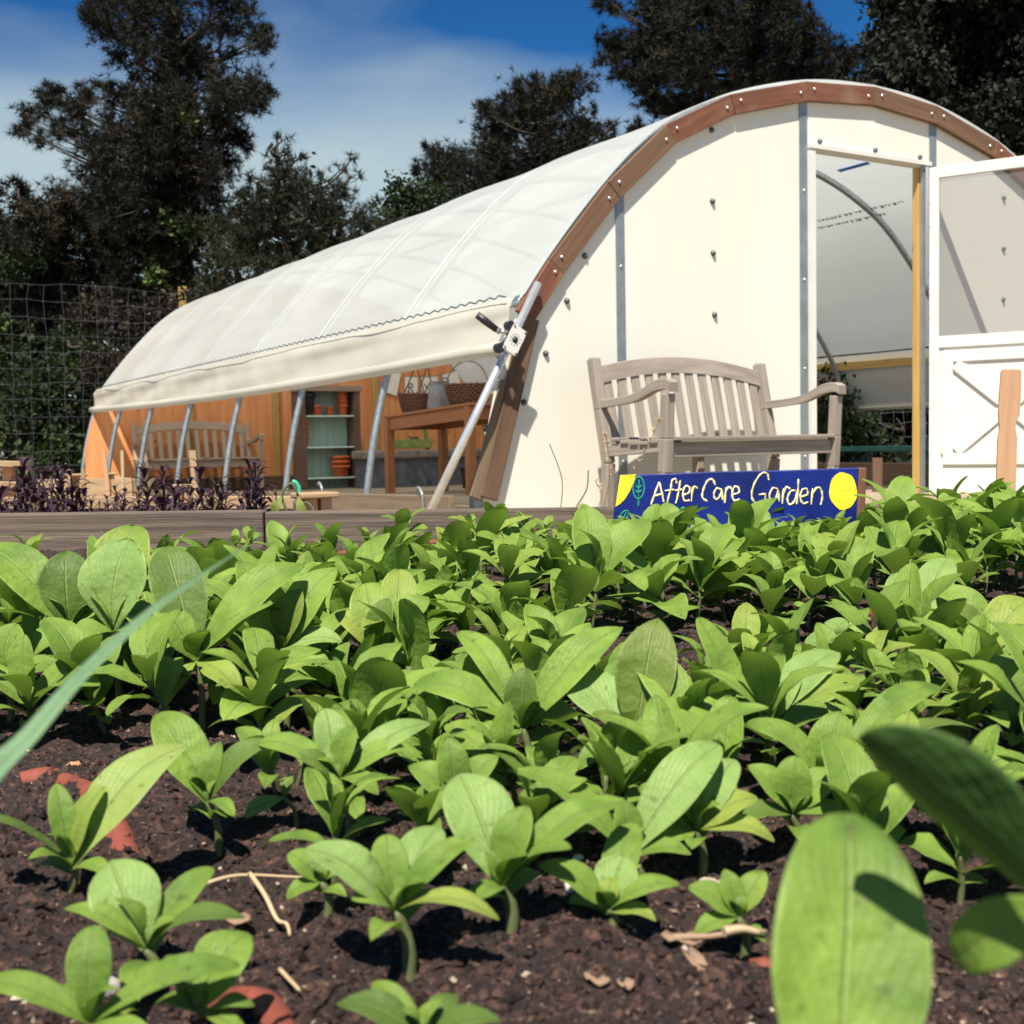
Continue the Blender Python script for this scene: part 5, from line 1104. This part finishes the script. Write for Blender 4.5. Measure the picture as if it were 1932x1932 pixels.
near_plant('seedling with tall narrow curled leaf and round inner leaves', (1440, 1450), (1440, 1370), [(1330, 1158, .014, 62, 1.0, -.10, LF), (1446, 1284, -.006, 78, 1.2, .05, LF), (1500, 1262, .010, 66, .7, .05, LP), (1576, 1216, .022, 78, .6, .06, LP), (1650, 1276, .0, 74, .5, .08, LF), (1360, 1265, .03, 70, .8, .1, LF)])
near_plant('seedling with long leaf sweeping left below the curled leaf', (1590, 1540), (1556, 1476), [(1424, 1352, .0, 70, .6, .10, LF), (1582, 1342, .002, 86, 1.1, .05, LF), (1626, 1384, .008, 56, .7, .05, LF), (1770, 1268, .04, 64, .6, .08, LF), (1862, 1352, .022, 52, .1, .10, LD), (1500, 1520, -.02, 54, .5, .1, LF)])
near_plant('seedling with two upright oval leaves at far right', (1712, 1250), (1716, 1212), [(1698, 1076, .02, 84, 1.0, .05, LP), (1712, 1108, -.012, 74, 1.2, .08, LF), (1790, 1040, .05, 70, .8, .05, LP), (1796, 1180, -.01, 50, .4, .1, LP), (1640, 1196, -.01, 44, .4, .1, LF)])
near_plant('seedling with a dark brown-blotched leaf at far right', (1850, 1300), (1850, 1240), [(1786, 1098, .030, 104, 1.0, .05, LF), (1792, 1140, -.012, 84, 1.2, .08, LD), (1946, 1122, .02, 84, .8, .08, LF), (1862, 1150, .01, 40, .8, .05, LF), (1760, 1236, -.01, 40, .4, .1, LP)])
near_plant('seedling with wide pale horizontal leaf right of centre', (1830, 1540), (1790, 1490), [(1918, 1420, .0, 88, 1.0, .08, LF), (1760, 1370, .026, 66, .6, .06, LF), (1720, 1440, .0, 50, .4, .1, LF), (1772, 1430, -.004, 40, .8, .05, LF)])
near_plant('seedling cut by the right picture edge with one upright leaf', (1930, 1430), (1916, 1384), [(1896, 1244, .01, 84, 1.1, .06, LF), (1990, 1300, .0, 70, .4, .08, LD), (1950, 1330, -.01, 60, .8, .05, LD)])
near_plant('cluster-leaved seedling left of centre with a yellowish upright leaf', (660, 1600), (640, 1468), [(614, 1334, .012, 62, 1.0, .05, LP), (490, 1388, .006, 56, .6, .12, LF), (560, 1420, -.008, 46, .7, .08, LD), (660, 1370, .0, 56, .7, .05, LF), (806, 1350, .022, 62, .7, .06, LP), (756, 1400, .004, 56, .6, .08, LF), (712, 1488, -.018, 44, .3, .1, LF)], .0024)
near_plant('tiny seedling with two small seed leaves on bare soil', (560, 1566), (536, 1504), [(458, 1538, -.004, 34, 1.0, .10, LP), (550, 1464, .0, 24, .8, .05, LF)], .0014)
near_plant('seedling at centre with long leaf slanting up to the right', (1000, 1490), (986, 1372), [(1166, 1168, .020, 82, .9, .06, LF), (786, 1274, .010, 82, .7, .10, LF), (880, 1425, -.016, 60, .6, .08, LF), (988, 1262, -.004, 66, .9, .06, LD), (872, 1178, .034, 60, .6, .08, LF), (1090, 1330, .03, 60, .6, .08, LF)], .0026)
near_plant('pale wilted seedling with curled leaves right of centre', (1590, 1236), (1592, 1206), [(1520, 1218, -.004, 66, 1.0, -.22, LP), (1560, 1170, .01, 46, .6, .25, LP), (1690, 1216, .0, 44, .8, -.25, LP), (1650, 1190, .014, 50, .6, .2, LP), (1610, 1250, -.02, 46, .9, .2, LF)])
big = near_plant('big blurred seedling leaves close to the camera at lower right', (1800, 2900), (1760, 2200), [], .003)
FEET.pop()
Dn = .30; f = V(big.location)
def bigleaf(p0, p1, d0, d1, wp, hint, bow, mt, cup=.2): g, fn = leaf_grid(at(p0[0], p0[1], d0) - f, at(p1[0], p1[1], d1) - f, wp / FPX * (d0 + d1) / 2, hint, bow, cup, 21, 11, .2, .02, 1.0, .5); MB().grid(g, 0, fn).build('leaf', MT[mt], big)
bigleaf((1570, 2170), (1610, 1525), .285, .315, 292, (0, -1, .75), .06, 'leaf')
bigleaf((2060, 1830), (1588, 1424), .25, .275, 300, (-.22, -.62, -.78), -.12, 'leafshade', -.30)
bigleaf((2010, 1700), (1786, 1812), .27, .29, 120, (0, -1, .8), .08, 'leaf')
bigleaf((2060, 1700), (1880, 1560), .29, .30, 100, (0, -1, .8), .08, 'leaf')
# long grass blade close to the camera
bl = [(-300, 2480, .34), (-200, 1800, .33), (-40, 1496, .335), (60, 1384, .345), (160, 1268, .36), (280, 1158, .38), (380, 1086, .40), (466, 1030, .42)]
cen = catmull([at(*p) for p in bl], 5); n = len(cen); P = []
for i, p in enumerate(cen):
    q = i / (n - 1); wd = .0082 * min(1, (1 - q) * 1.25 + .03) * min(1, .4 + q * 3); d = nrm(V(cen[min(i + 1, n - 1)]) - V(cen[max(i - 1, 0)])); s_ = nrm(np.cross(d, (0, -1, .5))); nn = np.cross(s_, d)
    P.append([p - s_ * wd / 2 + nn * wd * .12, p, p + s_ * wd / 2 + nn * wd * .12])
o = MB().grid(P).build('grass_shoot', MT['blade']); tag(o, 'long blurred blue-green grass blade crossing the left foreground', 'grass blade')

# ---- seedling kinds for the crowd; each is copied with its stem and foliage
def proto(kind, seed):
    rr = random.Random(seed); t = empty('seedling', (0, 0, 0)); st = MB(); fo = MB()
    if kind == 'big': h, Ls, ns = rr.uniform(.038, .058), (.062, .090), 1
    elif kind == 'mid': h, Ls, ns = rr.uniform(.028, .046), (.048, .072), 1
    else: h, Ls, ns = rr.uniform(.028, .045), (.026, .042), 1
    lean = V((rr.uniform(-.012, .012), rr.uniform(-.012, .012), 0)); top = V((0, 0, h)) + lean
    st.tube(catmull([V((0, 0, -.01)), V((0, 0, h * .5)) + lean * .3, top], 3), .0021 if kind != 'small' else .0014, 6)
    az0 = rr.uniform(0, 6.28)
    def lf_(nd, az, el, Ln, wr, bow=.09, cup=.22):
        d = V((math.cos(az) * math.cos(el), math.sin(az) * math.cos(el), math.sin(el))); r_h = V((math.cos(az), math.sin(az), 0)); hint = V((0, 0, 1)) * math.cos(el) - r_h * math.sin(el) + V((rr.uniform(-.3, .3), rr.uniform(-.3, .3), 0))
        add_leaf(fo, nd, nd + d * Ln, Ln * wr, hint, bow=bow, cup=cup, nu=9, nv=5, tipc=rr.uniform(0, .5), wav=.03, seed=rr.uniform(0, 6))
    n0 = V((0, 0, h * .42)) + lean * .3                                          # seed leaves
    for k in (0, 1): lf_(n0, az0 + 1.57 + k * 3.14, rr.uniform(.05, .4), rr.uniform(.016, .024), .62, .06)
    n1 = V((0, 0, h * .80)) + lean * .7
    for k in (0, 1): lf_(n1, az0 + k * 3.14 + rr.uniform(-.3, .3), rr.uniform(.4, 1.1), rr.uniform(*Ls), rr.uniform(.38, .52))
    for k in (0, 1): lf_(top, az0 + 1.57 + k * 3.14 + rr.uniform(-.3, .3), rr.uniform(.65, 1.25), rr.uniform(*Ls) * .92, rr.uniform(.36, .50))
    if kind != 'small':
        for k in (0, 1): lf_(n1 * .55 + n0 * .45, az0 + .8 + k * 3.14 + rr.uniform(-.4, .4), rr.uniform(.0, .6), rr.uniform(*Ls) * rr.uniform(.6, .9), rr.uniform(.42, .55))
    if kind != 'small' or rr.random() < .4:
        for k in (0, 1): lf_(top + V((0, 0, .004)), az0 + k * 3.14 + rr.uniform(-.4, .4), rr.uniform(1.0, 1.4), rr.uniform(.018, .032), .45)
    st.build('stem', MT['stem'], t); fo.build('foliage', MT['leaf'], t); return t
PRO = {k: [proto(k, i * 7 + len(k)) for i in range(n_)] for k, n_ in (('big', 9), ('mid', 14), ('small', 6))}
USED = set()
rr = random.Random(77)
def put(kind, x, y, label, group, scl=1.0):
    i = rr.randrange(len(PRO[kind])); p = PRO[kind][i]
    o = p if (kind, i) not in USED else copy_tree(p)
    USED.add((kind, i)); o.location = (x, y, float(soilh(np.array([x]), np.array([y]))[0])); o.rotation_euler = (rr.uniform(-.2, .2), rr.uniform(-.2, .2), rr.uniform(0, 6.28)); px_ = pix((x, y, SOILZ))[0]; k = scl * rr.uniform(.72, 1.24) * ((.68 if 780 < px_ < 1640 else 1.12 if px_ > 1650 else .85) if y > 2.0 else 1.0); o.scale = (k, k, k)
    tag(o, label, 'seedling', group); FEET.append((x, y, .03)); return o
def scatter(kind, poly_fn, n_try, mind, label, group, scl=1.0, cap=400, seed=1):
    r2 = random.Random(seed); c = 0
    for _ in range(n_try):
        px, py = r2.uniform(-140, 2080), r2.uniform(985, 1720)
        if not poly_fn(px, py): continue
        p = onz(px, py, SOILZ)
        if r2.random() > min(1, (p[1] / 2.6) ** 2.6 * 3): continue
        if (p - PL0) @ pnv > -.035: continue
        if any((p[0] - a) ** 2 + (p[1] - b) ** 2 < max(m_, mind) ** 2 for a, b, m_ in FEET): continue
        put(kind, p[0], p[1], label, group, scl); c += 1
        if c >= cap: break
    return c
for px, py, kd in ((78, 1082, 'mid'), (236, 1064, 'mid'), (430, 1062, 'small'), (470, 1066, 'small'), (556, 1062, 'small'), (622, 1066, 'small'), (700, 1050, 'mid'), (668, 1060, 'small'), (764, 1054, 'mid'), (806, 1044, 'small'), (868, 1040, 'mid')):
    p = onz(px, py, SOILZ); put(kd, p[0], p[1], 'small seedling standing in the sparse row along the left half of the grey plank', 'seedlings along the plank', 1.15)
for lb, ft, nd_, lv in (
    ('tall seedling at left with the broadest rounded upright leaf', (222, 1340), (214, 1192), [(232, 1016, .0, 138, 1.3, .06, LP), (246, 984, .030, 118, 1.0, .06, LF), (176, 1004, .016, 50, .3, .05, LF), (300, 1200, -.03, 60, .4, .12, LF), (130, 1196, -.01, 60, .5, .1, LF)]),
    ('tall seedling at left edge with blistered dark upright leaf', (118, 1330), (132, 1186), [(122, 1038, .004, 98, 1.2, .05, LD), (-30, 1016, .012, 92, .8, .10, LF), (196, 1130, .02, 60, .6, .08, LF), (60, 1230, -.02, 60, .5, .1, LF), (290, 1268, -.012, 64, .8, .12, LF)]),
    ('tall seedling left of centre with dark oval leaf and right-slanting leaf', (378, 1370), (372, 1246), [(312, 1024, .024, 98, 1.1, .06, LD), (500, 1126, -.008, 78, .7, .08, LF), (558, 1050, .03, 92, .9, .06, LF), (300, 1130, .0, 84, .8, .08, LF), (452, 1300, -.03, 54, .5, .1, LF), (300, 1330, -.02, 50, .5, .1, LF)]),
    ('seedling at the left edge with wide rounded low leaves', (20, 1370), (10, 1290), [(22, 1176, .0, 92, 1.1, .08, LF), (108, 1250, -.008, 60, .6, .1, LF), (-60, 1220, .0, 70, .6, .1, LF), (66, 1310, -.02, 50, .7, .1, LF)]),
    ('tall seedling left of centre with light leaf arching to the right', (540, 1350), (530, 1230), [(624, 1062, .02, 84, 1.0, .06, LF), (470, 1080, .014, 90, 1.0, .06, LF), (640, 1200, -.01, 60, .6, .12, LP), (470, 1300, -.02, 70, .5, .12, LF), (560, 1110, .0, 70, .9, .06, LD), (622, 1282, -.03, 64, .5, .12, LF)]),
    ('seedling near centre with paired oval leaves under the second hose line', (720, 1330), (716, 1238), [(690, 1096, .016, 84, 1.1, .06, LF), (800, 1120, .01, 84, .8, .06, LF), (640, 1150, .0, 66, .7, .1, LF), (782, 1250, -.016, 60, .5, .12, LP), (724, 1130, -.004, 60, 1.0, .05, LD)])):
    near_plant(lb, ft, nd_, lv, .0028)
cnt = {}
cnt['B'] = scatter('big', lambda x, y: -120 < x < 500 and 1215 < y < 1400 or 500 <= x < 760 and 1180 < y < 1330, 12000, .046, 'tall broad-leaved seedling in the dense clump at left before the hose', 'tall clump of seedlings at left', 1.02, 60, 2)
cnt['M'] = scatter('mid', lambda x, y: 200 < x < 860 and 1095 < y < 1180 and rr.random() < .9, 12000, .058, 'mid-sized green seedling between the left clump and the two hose lines', 'seedlings behind the left clump', 1.15, 45, 3)
cnt['D'] = scatter('mid', lambda x, y: 640 < x < 1060 and 1230 < y < 1500, 9000, .048, 'green seedling in the loose middle patch left of the tall spoon-shaped leaf', 'seedlings in the middle patch', 1.05, 40, 4)
cnt['A'] = scatter('big', lambda x, y: x > 840 and 985 < y < (1165 if x < 1060 else 1205 if x < 1620 else 1160), 60000, .062, 'green seedling packed in the wide bank before the sign and stirrer stake', 'bank of seedlings before the sign', 1.12, 200, 5)
cnt['E'] = scatter('mid', lambda x, y: 1380 < x < 2000 and 1280 < y < 1560, 6000, .058, 'green seedling among the loose ones below the wilted plant at right', 'loose seedlings at right', 1.1, 30, 6)
cnt['F'] = scatter('mid', lambda x, y: (620 < x < 2000 and 1340 < y < 1700 or 470 < x < 660 and 1400 < y < 1530), 20000, .044, 'small green seedling filling a gap among the larger front seedlings', 'gap-filling front seedlings', .85, 80, 8)
print('SEEDLINGS', cnt)
for k in PRO:
    for i, p in enumerate(PRO[k]):
        if (k, i) not in USED:
            for c in list(p.children): bpy.data.objects.remove(c)
            bpy.data.objects.remove(p)

# past 300 of a kind: the farthest of the crowd become one mass
import bmesh
alls = [o for o in COL.objects if o.parent is None and o.name.split('.')[0] == 'seedling']
bpy.context.view_layer.update()
extra = sorted([o for o in alls if o.get('group') == 'bank of seedlings before the sign'], key=lambda o: -o.location.y)[:max(0, len(alls) - 296)]
if extra:
    bm = bmesh.new()
    for o in extra:
        for c in list(o.children):
            n0 = len(bm.verts); f0 = len(bm.faces); bm.from_mesh(c.data); bm.verts.ensure_lookup_table(); bm.faces.ensure_lookup_table()
            mw = o.matrix_world @ c.matrix_basis
            for v_ in bm.verts[n0:]: v_.co = mw @ v_.co
            if c.name.startswith('stem'):
                for f_ in bm.faces[f0:]: f_.material_index = 1
    me = bpy.data.meshes.new('seedling_bank'); bm.to_mesh(me); bm.free(); me.materials.append(MT['leaf']); me.materials.append(MT['stem'])
    link(tag(bpy.data.objects.new('seedling_bank', me), 'mass of small far seedlings against the far plank and the sign', 'seedlings', None, 'stuff'))
    for o in extra:
        for c in list(o.children): bpy.data.objects.remove(c)
        bpy.data.objects.remove(o)

# ---- purple basil in the second bed
def basil(seed):
    rr = random.Random(seed); t = empty('purple_plant'); st = MB(); fo = MB(); h = rr.uniform(.15, .24)
    st.tube([(0, 0, -.03), (rr.uniform(-.01, .01), 0, h * .5), (rr.uniform(-.015, .015), 0, h)], .004, 6)
    for k in range(7):
        z = h * (.2 + .8 * k / 6); az = k * 1.57 + rr.uniform(-.3, .3); Ln = rr.uniform(.06, .105) * (1.1 - .45 * k / 6); el = rr.uniform(-.05, .5) + .5 * k / 6
        for s in (0, 1):
            a = az + s * 3.14; d = V((math.cos(a) * math.cos(el), math.sin(a) * math.cos(el), math.sin(el)))
            add_leaf(fo, (0, 0, z), V((0, 0, z)) + d * Ln, Ln * rr.uniform(.20, .30), (0, 0, 1), bow=.16, cup=.3, nu=8, nv=3, tipc=.7, wav=.04, seed=rr.random() * 6)
    st.build('stem', MT['purple'], t); fo.build('foliage', MT['purple'], t); return t
BP = [basil(i) for i in range(5)]; used = 0
for i in range(92):
    px = rr.uniform(-50, 530); dpt = rr.uniform(3.45, 4.6); p = at(px, 960, dpt)
    b = BP[i] if i < 5 else copy_tree(BP[i % 5]); b.location = (p[0], p[1], .13); b.rotation_euler = (rr.uniform(-.12, .12), rr.uniform(-.12, .12), rr.uniform(0, 6.28)); k = rr.uniform(.55, 1.05) * (1.0 if px > 220 or px < 150 else .8); b.scale = (k, k, k)
    tag(b, 'dark purple narrow-leaved plant in the low bed behind the grey plank', 'purple plant', 'purple plants behind the plank')
pp = at(545, 962, 3.7); pl_ = empty('pepper_plant', (pp[0], pp[1], .13), 0, 'small plant with drooping curled leaves at the end of purple plants', 'plant')
mb = MB(); mb.tube(catmull([(0, 0, -.02), (.0, 0, .08), (-.02, 0, .15), (.01, 0, .19), (.03, 0, .15)], 4), .004, 6); mb.tube(catmull([(0, 0, .08), (.05, 0, .13), (.08, -.01, .10), (.07, -.02, .06)], 4), .003, 6); mb.tube(catmull([(0, 0, .06), (-.05, 0, .10), (-.07, 0, .06)], 4), .003, 6); mb.build('stem', MT['stem'], pl_)
fo = MB()
for a, b, w_ in (((.03, 0, .15), (.05, -.01, .07), .03), ((.07, -.02, .06), (.06, -.02, .0), .03), ((-.07, 0, .06), (-.09, 0, .0), .025), ((-.02, 0, .15), (-.045, -.01, .09), .03), ((0, 0, .05), (.05, -.03, .01), .03), ((0, 0, .10), (.02, -.02, .05), .03)): add_leaf(fo, a, b, w_, (0, -1, .5), bow=.2, cup=.3)
fo.build('foliage', MT['leafdark'], pl_)
MB().ball((.035, -.01, .055), .022, 10, 0, (1, 1, 1.3)).build('fruit', MT['leafdark'], pl_)
